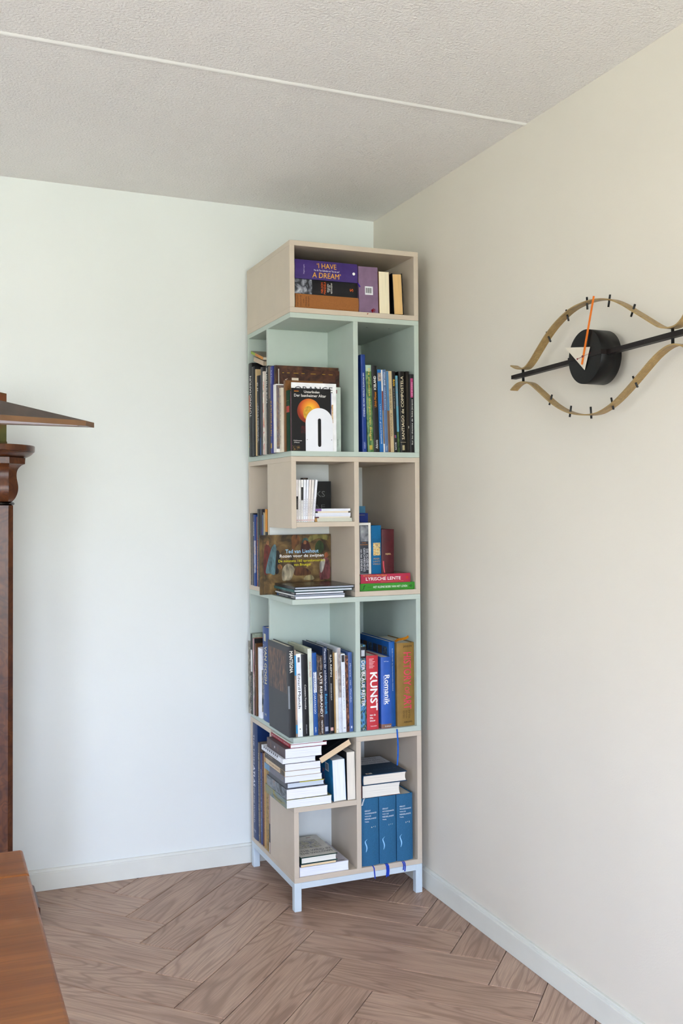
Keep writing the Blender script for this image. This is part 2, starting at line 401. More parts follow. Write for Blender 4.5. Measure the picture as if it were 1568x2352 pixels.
# ------------------------------------------------------------------ books
# book frame: x = thickness (0..t), y = depth away from the spine (0..d), z = height (0..h)
LEAN = 0.6675
CASE = T(-0.5347, -0.5424, 0) @ Matrix.Rotation(-R(LEAN), 4, 'Y')
def face_fn(b, face):
    t, h, d, bulge = b['t'], b['h'], b['d'], b['bulge']
    if face == 'spine':
        def fn(a, z, o): return (a, -bulge * (1 - (2 * a / t - 1) ** 2) - o, z)
        fn.cuts = [t * i / 8 for i in range(1, 8)] + [t] if bulge > 0.0005 else None
        return fn
    if face == 'front': return lambda a, z, o: (t + o, a, z)
    if face == 'back': return lambda a, z, o: (-o, d - a, z)
    if face == 'fore': return lambda a, z, o: (t - a, d + o, z)          # seen from the fore-edge side
    if face == 'foot': return lambda a, z, o: (a, d - z, -o)
def cover_vf(t, d, h, c, bulge, n=8):
    """C-shaped case: two boards joined by a (rounded) spine"""
    outer = [(0, d)] + [(t * i / n, -bulge * (1 - (2 * i / n - 1) ** 2)) for i in range(n + 1)] + [(t, d)]
    inner = [(c, d)] + [(c + (t - 2 * c) * i / n, c - bulge * (1 - (2 * i / n - 1) ** 2)) for i in range(n + 1)] + [(t - c, d)]
    k = len(outer)
    v = [(p[0], p[1], z) for z in (0, h) for p in outer] + [(p[0], p[1], z) for z in (0, h) for p in inner]
    O0, O1, I0, I1 = 0, k, 2 * k, 3 * k; f = []
    for i in range(k - 1):
        f.append((O0 + i, O0 + i + 1, O1 + i + 1, O1 + i)); f.append((I0 + i + 1, I0 + i, I1 + i, I1 + i + 1))
        f.append((O0 + i + 1, O0 + i, I0 + i, I0 + i + 1)); f.append((O1 + i, O1 + i + 1, I1 + i + 1, I1 + i))
    for i, rev in ((0, 0), (k - 1, 1)):
        q = (O0 + i, O1 + i, I1 + i, I0 + i); f.append(q if not rev else q[::-1])
    return v, f
def block_vf(x0, x1, y0, y1, z0, z1, hollow, n=5):
    """page block, its fore-edge hollow by the given depth"""
    prof = [(x0, y0), (x1, y0)] + [(x1 + (x0 - x1) * i / n, y1 - hollow * (1 - (2 * i / n - 1) ** 2)) for i in range(n + 1)]
    return extrude_poly(prof, lambda p, k: (p[0], p[1], z0 if k == 0 else z1))
def book(name, label, M, t, h, d, cover, pages='#e9e2d2', hard=True, texts=(), patches=(), bulge=None, group=None, cat='book', spine=None, hollow=None, world=None):
    if bulge is None: bulge = min(0.003, t * 0.08) if hard else 0.0
    c = min(0.0028, t * 0.2) if hard else min(0.0010, t * 0.15)
    ov = 0.0030 if hard else 0.0004
    root = empty(name, (CASE if world is None else world) @ M); tag(root, label, cat, group)
    b = dict(t=t, h=h, d=d, bulge=bulge)
    mc = cloth(cover.replace('cloth:', '')) if isinstance(cover, str) and cover.startswith('cloth:') else (plain(cover, 0.38, 0.05, 30) if isinstance(cover, str) else cover)
    v, f = cover_vf(t, d, h, c, bulge); cv = mesh_obj('cover', v, f, mc, root)
    v, f = block_vf(c, t - c, c, d - ov, ov, h - ov, (0.10 * t if hard else 0.03 * t) if hollow is None else hollow); mesh_obj('page_block', v, f, paper(pages), root)
    if spine is not None:                                    # a spine that differs from the boards
        n = 8; e = 0.00015
        ring = [(t * i / n, -bulge * (1 - (2 * i / n - 1) ** 2) - e) for i in range(n + 1)]
        v = [(p[0], p[1], z) for z in (0.0002, h - 0.0002) for p in ring]; f = [(i, i + 1, n + 2 + i, n + 1 + i) for i in range(n)]
        mesh_obj('spine', v, f, plain(spine, 0.38, 0.05, 30) if isinstance(spine, str) else spine, cv)
    for p in patches:
        nm, face, a0, a1, b0, b1, m = p[:7]; fn = face_fn(b, face); o = p[7] if len(p) > 7 else 0.0002
        k = 8 if face == 'spine' and bulge > 0 else 1
        v = [fn(a0 + (a1 - a0) * i / k, z, o) for z in (b0, b1) for i in range(k + 1)]
        f = [(i, i + 1, k + 2 + i, k + 1 + i) for i in range(k)]
        mesh_obj(nm, v, f, plain(m, 0.4, 0.04, 40) if isinstance(m, str) else m, cv)
    for x in texts:
        kind = x[0]
        if kind in ('sd', 'su', 'sh'):
            _, s, f0, f1, ac, hf, colr = x[:7]; bold = x[7] if len(x) > 7 else 0.0
            if kind == 'sh': text_on(cv, s, face_fn(b, 'spine'), t * ac, h * (1 - f0), t * f1, h * hf, 0, colr, bold=bold, offset=0.0004)
            else: text_on(cv, s, face_fn(b, 'spine'), t * ac, h * (1 - (f0 + f1) / 2), h * (f1 - f0), t * hf, -90 if kind == 'sd' else 90, colr, bold=bold, offset=0.0004)
        else:
            _, s, face, ca, cb, ln, hh, rot, colr = x[:9]; bold = x[9] if len(x) > 9 else 0.0
            text_on(cv, s, face_fn(b, face), ca, cb, ln, hh, rot, colr, bold=bold, offset=0.0011)
    return root
def SF(u, v, w, lean=0.0, t=0.0, yaw=0.0):      # standing, spine to the front
    up = t * math.sin(R(lean)) if lean > 0 else 0.0
    return T(u, v, w + up) @ RZ(yaw) @ RY(lean)
def SL(u, vback, w, pitch=0.0): return T(u, vback, w) @ RX(pitch) @ RZ(-90)          # standing, spine to the left (also: cover to the front)
def FF(uright, v, w, d, lean=0.0, t=0.0):       # standing, fore-edge to the front
    up = t * math.sin(R(-lean)) if lean < 0 else 0.0
    return T(uright, v + d, w + up) @ RY(lean) @ RZ(180)
MLF = Matrix(((0, 0, -1, 0), (0, 1, 0, 0), (1, 0, 0, 0), (0, 0, 0, 1)))              # lying, spine to the front
MLL = Matrix(((0, 1, 0, 0), (0, 0, 1, 0), (1, 0, 0, 0), (0, 0, 0, 1)))              # lying, spine to the left
def LF(u0, v, w, h, yaw=0.0): return T(u0 + h, v, w) @ RZ(yaw) @ MLF
def LL(u0, v, w, yaw=0.0): return T(u0, v, w) @ RZ(yaw) @ MLL
# ------------------------------------------------------------------ the bookcase: five stacked units on a steel base
BW, BD, BT = 0.496, 0.5, 0.018
DV0, DV1, MP0, MP1, BK0, RP0 = 0.237, 0.255, 0.245, 0.263, 0.482, 0.478
Z1, Z2, Z3, Z4, Z5, Z6 = 0.100, 0.588, 1.087, 1.585, 2.083, 2.333
def unit(label, z0):
    r = empty('bookcase_unit', CASE @ T(0, 0, z0)); return tag(r, label, 'bookcase', 'stacked units of the corner bookcase')
def panel(nm, r, z0, u0, u1, v0, v1, w0, w1, m, bev=0.0007):
    return box(nm, u0, u1, v0, v1, w0 - z0, w1 - z0, m, r, bev)
def mint_unit(label, z0, z1):
    r = unit(label, z0); e = 0.0003
    P = lambda nm, *a: panel(nm, r, z0, *a)
    P('bottom_panel', 0, BW, 0, BD, z0 + e, z0 + BT, M_MINT); tp = P('top_panel', 0, BW, 0, BD, z1 - BT, z1 - e, M_MINT)
    P('side_panel', RP0, BW, 0, BK0, z0 + BT, z1 - BT, M_MINT); P('divider_panel', DV0, DV1, 0, BK0, z0 + BT, z1 - BT, M_MINT)
    P('inner_panel', 0, DV0, MP0, MP1, z0 + BT, z1 - BT, M_MINT); P('back_panel', 0, BW, BK0, BD, z0 + BT, z1 - BT, M_MINT)
    for u in (0.33, 0.42):                                        # dowel screw caps under the top board
        v, f = tube_vf([(u, 0.09, z1 - BT - z0 + 0.001), (u, 0.09, z1 - BT - z0 - 0.0006)], 0.004, 10); mesh_obj('screw_cap', v, f, plain('#8f9a95', 0.4, 0.02, 20), tp)
    return r
def u5():
    z0, z1 = Z5, Z6; r = unit('beige box unit on top of the bookcase, closed on its left side', z0); e = 0.0003
    P = lambda nm, *a: panel(nm, r, z0, *a)
    P('bottom_panel', 0, BW, 0, BD, z0 + e, z0 + BT, M_BEIGE); P('top_panel', 0, BW, 0, BD, z1 - BT, z1 - e, M_BEIGE)
    P('side_panel', 0, BT, 0, BK0, z0 + BT, z1 - BT, M_BEIGE); P('side_panel', RP0, BW, 0, BK0, z0 + BT, z1 - BT, M_BEIGE)
    P('back_panel', 0, BW, BK0, BD, z0 + BT, z1 - BT, M_BEIGE)
u5()
mint_unit('pale mint unit second from the top, with the white bookend', Z4, Z5)
def u3():
    z0, z1 = Z3, Z4; r = unit('beige middle unit with a small closed compartment at upper left', z0); e = 0.0003
    P = lambda nm, *a: panel(nm, r, z0, *a)
    P('bottom_panel', DV0, BW, 0, BD, z0 + e, z0 + BT, M_BEIGE); P('bottom_panel', 0, DV0, MP0, BD, z0 + e, z0 + BT, M_BEIGE)
    P('top_panel', 0, BW, 0, BD, z1 - BT, z1 - e, M_BEIGE)
    P('side_panel', RP0, BW, 0, BK0, z0 + BT, z1 - BT, M_BEIGE); P('divider_panel', DV0, DV1, 0, BK0, z0 + BT, z1 - BT, M_BEIGE)
    P('inner_panel', 0.0012, DV0, MP0, MP1, z0 + BT, z1 - BT, M_OFFW); P('edge_strip', 0, 0.0012, MP0, MP1, z0 + BT, z1 - BT, M_BEIGE, 0.0002)
    P('back_panel', 0, DV0, BK0, BD, z0 + BT, z1 - BT, M_BEIGE); P('back_panel', DV0, BW, BK0, BD, z0 + BT, z1 - BT, M_OFFW)
    P('side_panel', 0, BT, 0, MP0, 1.3345, z1 - BT, M_BEIGE); P('shelf', BT, DV0, 0, MP0, 1.3385, 1.3555, M_BEIGE)
u3()
mint_unit('pale mint unit second from the bottom, full of art books', Z2, Z3)
def u1():
    z0, z1 = Z1, Z2; r = unit('beige bottom unit with a small open-front compartment at lower left', z0); e = 0.0003
    P = lambda nm, *a: panel(nm, r, z0, *a)
    P('top_panel', DV0, BW, 0, BD, z1 - BT, z1 - e, M_BEIGE); P('top_panel', 0, DV0, MP0, BD, z1 - BT, z1 - e, M_BEIGE)
    P('bottom_panel', 0, BW, 0, BD, z0 + e, z0 + BT, M_BEIGE)
    P('side_panel', RP0, BW, 0, BK0, z0 + BT, z1 - BT, M_BEIGE); P('divider_panel', DV0, DV1, 0, BK0, z0 + BT, z1 - BT, M_BEIGE)
    P('inner_panel', 0.0012, DV0, MP0, MP1, z0 + BT, z1 - BT, M_OFFW); P('edge_strip', 0, 0.0012, MP0, MP1, z0 + BT, z1 - BT, M_BEIGE, 0.0002)
    P('back_panel', 0, DV0, BK0, BD, z0 + BT, z1 - BT, M_BEIGE); P('back_panel', DV0, BW, BK0, BD, z0 + BT, z1 - BT, M_OFFW)
    P('side_panel', 0, BT, 0, MP0, z0 + BT, 0.346, M_BEIGE); P('shelf', 0, DV0, 0, MP0, 0.346, 0.364, M_BEIGE)
u1()
def base_frame():
    r = empty('base_frame', CASE); tag(r, 'pale blue steel frame with four square legs under the bookcase', 'base frame')
    s = 0.026
    for (u, v) in ((0, 0), (BW - s, 0), (0, BD - s), (BW - s, BD - s)):
        lo = -u * math.tan(R(LEAN)) - 0.0
        box('leg', u, u + s, v, v + s, lo, Z1 - 0.0002, M_STEEL, r, 0.0015)
    for v in (0, BD - 0.02): box('rail', s, BW - s, v, v + 0.02, Z1 - 0.022, Z1 - 0.0002, M_STEEL, r, 0.001)
    for u in (0, BW - 0.02): box('rail', u, u + 0.02, s, BD - s, Z1 - 0.022, Z1 - 0.0002, M_STEEL, r, 0.001)
base_frame()

# ------------------------------------------------------------------ books, compartment by compartment
GOLD, WHITE, INK = '#d9a52c', '#f2f0ea', '#1c1c1c'
def ribbon(parent, pts, width, colr, name='ribbon_bookmark', wdir=(1, 0, 0)):
    return strap(name, pts, width, plain(colr, 0.6, 0.05, 200, 0.2, 'ribbon'), parent, wdir)
def tassel(parent, p, ln, colr, name='tassel', spread=0.004, n=7, dirv=(0, 0, -1)):
    v = []; f = []; d = Vector(dirv).normalized(); a = d.orthogonal().normalized(); b = d.cross(a); p = Vector(p)
    for i in range(n):
        q = p + d * ln + (a * math.cos(i * 2.4) + b * math.sin(i * 2.4)) * spread * (0.4 + 0.6 * ((i * 7) % 5) / 4)
        tv, tf = tube_vf([p, p.lerp(q, 0.5) + a * 0.0006, q], 0.0007, 4); k = len(v); v += tv; f += [tuple(j + k for j in x) for x in tf]
    return mesh_obj(name, v, f, plain(colr, 0.8, 0.1, 200, 0.1, 'thread'), parent)
HB, PB = 'hardcover_book', 'paperback_book'

# ---- top unit
G = 'books in the top box'; W = 2.1012
b = book(HB, 'thick brown cloth book lying at the bottom of the top stack', LF(0.023, 0.010, W, 0.239), 0.050, 0.239, 0.165, 'cloth:#9a6233', group=G, bulge=0.004,
     texts=[('sh', 'JOHAN HUIZINGA', 0.035, 0.80, 0.5, 0.020, '#3c2412'), ('sh', 'HERFSTTIJ', 0.085, 0.75, 0.5, 0.022, '#3c2412'), ('sh', 'DER', 0.125, 0.3, 0.5, 0.016, '#3c2412'), ('sh', 'MIDDEL', 0.165, 0.7, 0.5, 0.022, '#3c2412'), ('sh', 'EEUWEN', 0.205, 0.7, 0.5, 0.022, '#3c2412')])
b = book(HB, 'black book with orange title lying between the purple and brown books', LF(0.0215, 0.012, W + 0.0505, 0.236), 0.0520, 0.236, 0.165, '#17171c', group=G, bulge=0.004,
     patches=[('spine_photo', 'spine', 0.0005, 0.0515, 0.172, 0.2355, picture('mandela', ['#15161a', '#3c3e46', '#8d9099', '#c9ccd2'], (40, 40, 40)))],
     texts=[('sh', 'NELSON', 0.43, 0.72, 0.5, 0.032, '#e0601f', 0.015), ('sh', 'MANDELA', 0.475, 0.84, 0.5, 0.032, '#e0601f', 0.015), ('sh', 'BRIEVEN', 0.525, 0.55, 0.5, 0.020, WHITE), ('sh', 'UIT DE', 0.553, 0.42, 0.5, 0.020, WHITE), ('sh', 'GEVANGENIS', 0.583, 0.72, 0.5, 0.020, WHITE), ('sh', 'S', 0.905, 0.20, 0.48, 0.055, '#e0601f', 0.02)])
b = book(HB, 'purple book with golden title lying on top of the stack in the top box', LF(0.022, 0.010, W + 0.1030, 0.2368), 0.0665, 0.2368, 0.17, '#46307c', group=G, bulge=0.004,
     texts=[('sd', '\u2018I HAVE', 0.345, 0.655, 0.74, 0.27, '#e3a62f'), ('sd', 'A DREAM\u2019', 0.275, 0.725, 0.24, 0.27, '#e3a62f'), ('sd', 'Van de Tien Geboden tot \u2018Yes we can!\u2019', 0.295, 0.705, 0.49, 0.095, '#e8e0ea'), ('sh', 'Margaret Legaden', 0.14, 0.50, 0.5, 0.022, '#cfc3df'), ('sh', '\u2022', 0.935, 0.16, 0.46, 0.046, WHITE)],
     )
tassel(b, (0.006, 0.004, 0.0), 0.022, '#3a249a', dirv=(-1, -0.25, -0.55))
b = book(HB, 'mauve book standing with a white barcode sticker in the top box', SF(0.2655, 0.010, W, -0.9), 0.0750, 0.1640, 0.165, '#8b6f8c', group=G, bulge=0.0,
     patches=[('barcode_sticker', 'spine', 0.024, 0.055, 0.064, 0.094, '#e9eaee', 0.0004)] + [('barcode_bar', 'spine', 0.0275 + 0.0026 * i, 0.0275 + 0.0026 * i + (0.0013 if i % 3 else 0.0019), 0.070, 0.089, INK, 0.0006) for i in range(9)])
tassel(b, (0.047, -0.001, 0.010), 0.012, '#a01822', spread=0.011, n=11, dirv=(0.3, -0.6, -0.35)); tassel(b, (0.020, -0.001, 0.0015), 0.016, '#b01c26', dirv=(0.8, -0.75, -0.7))
book(PB, 'cream paged book turned fore-edge out beside the mauve book', FF(0.3860, 0.010, W, 0.13, -0.9, 0.042), 0.0420, 0.152, 0.13, '#8c5a32', '#f2e6c6', hard=False, group=G, hollow=0.0)
book(PB, 'black covered book with golden yellow page edges turned outward', FF(0.4435, 0.012, W, 0.125, -2.6, 0.046), 0.0410, 0.150, 0.125, '#141414', '#eac184', hard=True, group=G, hollow=0.0,
     patches=[('endpaper', 'back', 0.001, 0.12, 0.001, 0.149, '#e6e2d8')])

# ---- second unit, left side: spines facing left
G = 'books with spines to the left in the upper mint unit'; W = 1.6031
def left(label, u, vb, t, top, cover, W_, d=0.2, name=HB, **k): return book(name, label, SL(u, vb, W_), t, top - W_, d, cover, **k)
left('tall black book at the far back with gold and white lettering, upper mint unit', -0.013, 0.447, 0.046, 1.961, '#121212', W, group=G,
     texts=[('su', 'IM TAL DER K\u00d6NIGE', 0.50, 0.90, 0.20, 0.30, GOLD), ('su', 'TUTANCHAMUN', 0.14, 0.58, 0.70, 0.34, WHITE)], patches=[('spine_band', 'spine', 0.005, 0.028, 0.17, 0.235, '#b4531c')])
left('plain black book second from the back on the left of the upper mint unit', -0.014, 0.399, 0.034, 1.943, '#161719', W, group=G, patches=[('joint', 'spine', 0.008, 0.012, 0.001, 0.28, '#4a5563')])
left('slim pale tan book among the black spines', -0.012, 0.364, 0.012, 1.930, '#d8bb8a', W, group=G, patches=[('cover_print', 'front', 0.002, 0.19, 0.17, 0.326, '#d8bb8a')])
left('black book with small white spine title next to the slim tan book', -0.010, 0.351, 0.026, 1.903, '#0f1013', W, group=G, texts=[('sd', 'TRESORS MEDIEVAUX', 0.34, 0.84, 0.35, 0.34, WHITE), ('sd', 'DE LA REPUBLIQUE', 0.38, 0.82, 0.75, 0.22, '#b9bcc4'), ('sd', 'II II', 0.09, 0.19, 0.5, 0.5, WHITE)])
left('thin navy book with bright blue foot', -0.008, 0.3245, 0.014, 1.903, '#1b2148', W, group=G, patches=[('spine_foot', 'spine', 0.001, 0.013, 0.001, 0.065, '#1c5a92')])
left('dark grey spine in front of the thin navy book', -0.008, 0.310, 0.029, 1.930, '#3d3a3a', W, group=G)
left('white and red patterned spine beside the dark grey one', -0.010, 0.2805, 0.0165, 1.911, '#ddd2c6', W, group=G, spine=picture('whitered', ['#3d5a58', '#e6dccb', '#ece2d8', '#c8473c', '#d8b77e'], (90, 90, 22)))
left('black book titled in white about Islam, standing by the panel edge', -0.009, 0.2435, 0.029, 1.926, '#15171a', W, group=G, texts=[('sd', 'ISLAM EN EUROPA', 0.03, 0.43, 0.42, 0.55, WHITE), ('sd', 'SIMPELE VAN EEN PARADIJS', 0.47, 0.88, 0.35, 0.28, '#c9c4b4')])
left('dull brown book between the black and the royal blue one', -0.010, 0.2135, 0.027, 1.921, '#75604a', W, group=G, patches=[('spine_print', 'spine', 0.008, 0.026, 0.001, 0.2, '#3a2618')])
left('royal blue book with yellow cathedral title', -0.012, 0.1855, 0.034, 1.9165, '#20308f', W, group=G, texts=[('sd', 'KATHEDRALEN', 0.40, 0.80, 0.42, 0.48, '#e0b04a'), ('sd', 'Rolf Toman', 0.05, 0.2, 0.6, 0.3, '#c5c8e0')], patches=[('spine_logo', 'spine', 0.006, 0.022, 0.018, 0.036, '#d9b65a')])
book(HB, 'large dark brown book behind, its cover turned to the front', SL(-0.010, 0.150, W), 0.0145, 0.314, 0.245, picture('bigbrown', ['#1e120c', '#3a2316', '#553522', '#6d4a2a'], (30, 18, 18)), group='front-facing books behind the bookend', bulge=0.0)
book(HB, 'brown book with pale sideways lettering before the largest brown one', SL(0.003, 0.1350, W), 0.0065, 0.301, 0.232, picture('brown2', ['#20120d', '#3a2118', '#54301f', '#472a1c'], (25, 25, 25)), group='front-facing books behind the bookend', bulge=0.0, hard=False,
     texts=[('f', 'P', 'front', 0.060, 0.252, 0.036, 0.026, -90, '#e9d9c6', 0.03), ('f', 'WO', 'front', 0.026, 0.252, 0.03, 0.011, -90, '#d8c4b0')],
     patches=[('page_edge', 'front', -0.004, 0.0, 0.0, 0.30, '#b9b2aa', 0.0)] + [('gilt_mark', 'front', x, x + w_, 0.286 + 0.0, 0.288, '#c79a2e') for x, w_ in ((0.012, 0.006), (0.03, 0.01), (0.055, 0.018), (0.085, 0.012), (0.12, 0.02), (0.165, 0.012), (0.19, 0.016))])
G2 = 'short books at the left front of the upper mint unit'
left('white book with a grey patterned cover picture, left front of the upper mint unit', -0.020, 0.1275, 0.031, 1.845, '#eceae6', W, d=0.15, group=G2, name=PB, hard=False,
     patches=[('cover_picture', 'front', 0.0006, 0.140, 0.012, 0.238, picture('marbled', ['#6b5648', '#8b7564', '#5d5a66', '#a08b7a'], (50, 50, 16), 3))])
left('cream paperback with small black spine text beside the marbled cover', -0.008, 0.0958, 0.019, 1.830, '#ece3cd', W, d=0.15, group=G2, name=PB, hard=False, texts=[('sd', 'Eine Stunde der gotischen Kunst', 0.12, 0.88, 0.5, 0.42, '#2a2620')])
left('narrow brown book with a tan top between cream and green', 0.001, 0.0762, 0.0215, 1.854, '#8a5a2c', W, d=0.14, group=G2, texts=[('f', 'L', 'front', 0.010, 0.225, 0.006, 0.012, 0, '#4a3018')])
left('dark green book with a red title label', 0.003, 0.0542, 0.034, 1.816, 'cloth:#153a27', W, d=0.14, group=G2, patches=[('title_label', 'spine', 0.002, 0.033, 0.136, 0.158, '#c2321f'), ('gilt_line', 'spine', 0.004, 0.030, 0.176, 0.177, '#7a8a4a')])
left('thin maroon booklet at the corner behind the black altar book', 0.005, 0.0196, 0.0075, 1.812, '#6a1f3f', W, d=0.10, group=G2, name=PB, hard=False)
G3 = 'front-facing books behind the bookend'
book(PB, 'white book with a big grey title half hidden behind the altar book', SL(0.006, 0.0117, W), 0.0045, 0.2385, 0.167, '#eeeeee', group=G3, hard=False,
     texts=[('f', 'ORANGE', 'front', 0.082, 0.2155, 0.142, 0.0205, 0, '#4d4f52', 0.01)], patches=[('cover_picture', 'front', 0.148, 0.155, 0.10, 0.165, picture('strip', ['#7a3f24', '#c9a06a', '#e6d2b0', '#8b5a3a'], (60, 60, 120)))])
book(PB, 'thin blue booklet peeking out right of the altar book', SL(0.010, 0.0070, W), 0.0012, 0.205, 0.1435, '#2f4f9e', group=G3, hard=False)
ua = book(PB, 'black booklet with a glowing orange disc and white title', SL(0.004, 0.0056, W), 0.0022, 0.2185, 0.1465, '#141416', group=G3, hard=False,
     texts=[('f', 'Unterlinden', 'front', 0.075, 0.2065, 0.058, 0.0088, 0, WHITE, 0.012), ('f', 'Der Isenheimer Altar', 'front', 0.069, 0.1935, 0.119, 0.0100, 0, WHITE, 0.012), ('f', 'Kal\u00e9idoscope', 'front', 0.022, 0.036, 0.03, 0.005, 0, WHITE), ('f', "d'Alsace", 'front', 0.018, 0.030, 0.02, 0.004, 0, WHITE)],
     patches=[('cover_print', 'front', 0.035, 0.070, 0.062, 0.088, picture('redrobe', ['#141416', '#3a1014', '#5c1a1c'], (60, 60, 60))), ('cover_print', 'front', 0.001, 0.03, 0.001, 0.02, picture('foot', ['#141416', '#171210', '#8a6a3a'], (120, 120, 120))), ('emblem_red', 'front', 0.010, 0.027, 0.2085, 0.2105, '#c8571e'), ('emblem_gold', 'front', 0.010, 0.027, 0.2060, 0.2080, '#d8a038')])
def disc(parent, ca, cb, r, mat, name, off, n=40, sy=1.0):
    v = [(0.0022 + off, ca, cb)] + [(0.0022 + off, ca + r * math.cos(2 * math.pi * i / n), cb + sy * r * math.sin(2 * math.pi * i / n)) for i in range(n)]
    return mesh_obj(name, v, [(0, 1 + i, 1 + (i + 1) % n) for i in range(n)], mat, parent)
def glow_mat():
    m, nt, bb = base_mat('print_orange_disc', 0.4, 0.4); tc = N(nt, 'ShaderNodeTexCoord'); mp = N(nt, 'ShaderNodeMapping'); mp.inputs['Location'].default_value = (0, -0.071, -0.150); L(nt, tc.outputs['Object'], mp.inputs[0])
    ln = N(nt, 'ShaderNodeVectorMath', operation='LENGTH'); L(nt, mp.outputs[0], ln.inputs[0]); dv = N(nt, 'ShaderNodeMath', operation='DIVIDE'); dv.inputs[1].default_value = 0.046; L(nt, ln.outputs['Value'], dv.inputs[0])
    L(nt, ramp(nt, dv.outputs[0], [(0.1, '#f3c030'), (0.45, '#e8922a'), (0.8, '#c6531f'), (1.0, '#8a2f18')]), bb.inputs['Base Color']); return m
disc(ua, 0.064, 0.140, 0.0430, glow_mat(), 'cover_disc', 0.0004)
disc(ua, 0.062, 0.132, 0.019, plain('#e5b23a', 0.4, 0.12, 120), 'cover_figure', 0.0006, sy=1.3)
def bookend():
    r = empty('bookend', CASE @ T(0.0555, 0.0012, W)); tag(r, 'white arched metal bookend with a slot in front of the black booklet', 'bookend')
    w, hh, ra = 0.1015, 0.151, 0.0507; v = []; f = []
    outer = [(0, 0), (w, 0)] + [(w / 2 + ra * math.cos(math.pi * i / 20), hh - ra + ra * math.sin(math.pi * i / 20)) for i in range(21)]
    sl = [(0.0515 + 0.0063 * math.cos(-math.pi + math.pi * i / 8), 0.0215 + 0.0063 * math.sin(-math.pi + math.pi * i / 8)) for i in range(9)] + [(0.0515 + 0.0063 * math.cos(math.pi * i / 8), 0.1085 + 0.0063 * math.sin(math.pi * i / 8)) for i in range(9)]
    bm = bmesh.new()
    for lp in (outer, sl):
        vs_ = [bm.verts.new((p[0], 0, p[1])) for p in lp]
        for i in range(len(vs_)): bm.edges.new((vs_[i], vs_[(i + 1) % len(vs_)]))
    bmesh.ops.triangle_fill(bm, use_beauty=True, edges=bm.edges[:])
    g = bmesh.ops.extrude_face_region(bm, geom=bm.faces[:]); bmesh.ops.translate(bm, vec=(0, 0.0020, 0), verts=[e for e in g['geom'] if isinstance(e, bmesh.types.BMVert)])
    bmesh.ops.recalc_face_normals(bm, faces=bm.faces[:])
    me = bpy.data.meshes.new('plate'); bm.to_mesh(me); bm.free(); mm = plain('#e9ebf0', 0.35, 0.01, 10, 0.4, 'white_enamel'); me.materials.append(mm); link(bpy.data.objects.new('plate', me), r)
    for x in (0.005, 0.0965):
        tv, tf = tube_vf([(x, 0.0, 0.040), (x, -0.0006, 0.040)], 0.0013, 10); mesh_obj('screw_hole', tv, tf, M_BLACK, r)
bookend()
book(PB, 'pale mint book spine at the right of the white titled book', SF(0.190, 0.050, W), 0.0175, 0.2325, 0.07, '#cddbd0', group=G3, hard=False, texts=[('sd', 'BIBEL', 0.80, 0.92, 0.3, 0.2, '#7d8a82')], patches=[('red_foot', 'spine', 0.0005, 0.017, 0.0005, 0.003, '#a33a34'), ('red_mark', 'spine', 0.0006, 0.004, 0.210, 0.223, '#8a4a50')])
bk = book(PB, 'beige covered book with pinkish page edges lying on the black spines', T(-0.006, 0.402, 1.9670) @ RX(15.5) @ T(0, -0.125, 0) @ MLL, 0.017, 0.125, 0.14, '#b7a58c', '#c9b49a', group='books lying on the black spines', hard=True, bulge=0.0, spine='#c2ad93')
book(PB, 'green and orange booklet lying topmost on the black spines', T(-0.008, 0.430, 1.9995) @ RX(16.5) @ T(0, -0.155, 0) @ MLL, 0.0105, 0.155, 0.14, '#a2937f', '#d8cdb5', group='books lying on the black spines', hard=False, spine='#e8961f',
     patches=[('spine_end', 'spine', 0.0003, 0.0102, 0.100, 0.1545, '#9dbb2a', 0.0003)], texts=[('sd', 'ACTIE', 0.36, 0.6, 0.5, 0.5, '#c43a1c')])

# ---- second unit, right side: spines to the front
G = 'travel books in the upper mint unit'; V = 0.004
def front(label, u, v, w, t, h, lean, cover, d=0.2, name=HB, **k): return book(name, label, SF(u, v, w, lean, t), t, h, d, cover, **k)
front('tall dark blue book with white city title, leftmost of the travel books', 0.2720, V, W, 0.0165, 0.347, -0.8, '#1b3f92', 0.26, group=G, texts=[('sd', '100 MOOISTE STEDEN VAN DE WERELD', 0.19, 0.64, 0.5, 0.36, '#dfe6f4', 0.01), ('sd', 'LIDEO', 0.90, 0.965, 0.5, 0.35, '#b9c6e4')])
front('green book about Belgian villages with yellow lettering', 0.2930, V, W, 0.0225, 0.3105, -1.55, picture('mooiste', ['#274a2c', '#3f6a3c', '#6f8f5c', '#315234'], (60, 60, 22)), 0.22, group=G, texts=[('sd', 'De mooiste dorpen van Belgi\u00eb', 0.04, 0.87, 0.5, 0.42, '#e2c264', 0.01)], patches=[('spine_top', 'spine', 0.0005, 0.022, 0.288, 0.310, '#a9c3ad'), ('gilt_emblem', 'spine', 0.006, 0.017, 0.008, 0.024, '#cdb24c')])
front('black book with white country name and orange author', 0.3170, V, W, 0.0210, 0.3095, -1.6, '#1d1d1f', 0.22, group=G, texts=[('su', 'ICELAND', 0.12, 0.28, 0.5, 0.45, WHITE, 0.03), ('su', 'Ulrich M\u00fcnzer', 0.30, 0.48, 0.5, 0.40, '#e08a1e', 0.01), ('su', 'Atlantis', 0.86, 0.96, 0.5, 0.40, WHITE)])
front('bright blue slim book with white Great Britain title', 0.3395, V, W, 0.0145, 0.2965, -1.65, '#2274be', 0.2, PB, group=G, hard=False, texts=[('sd', 'LANDELIJK', 0.42, 0.62, 0.5, 0.28, '#dbe8f4'), ('sd', 'groot-brittanni\u00eb', 0.63, 0.90, 0.5, 0.5, '#dbe8f4')], patches=[('spine_photo', 'spine', 0.001, 0.0135, 0.255, 0.285, picture('pub', ['#5a4a44', '#9a8a7c', '#c8b8a8'], (120, 120, 120)))])
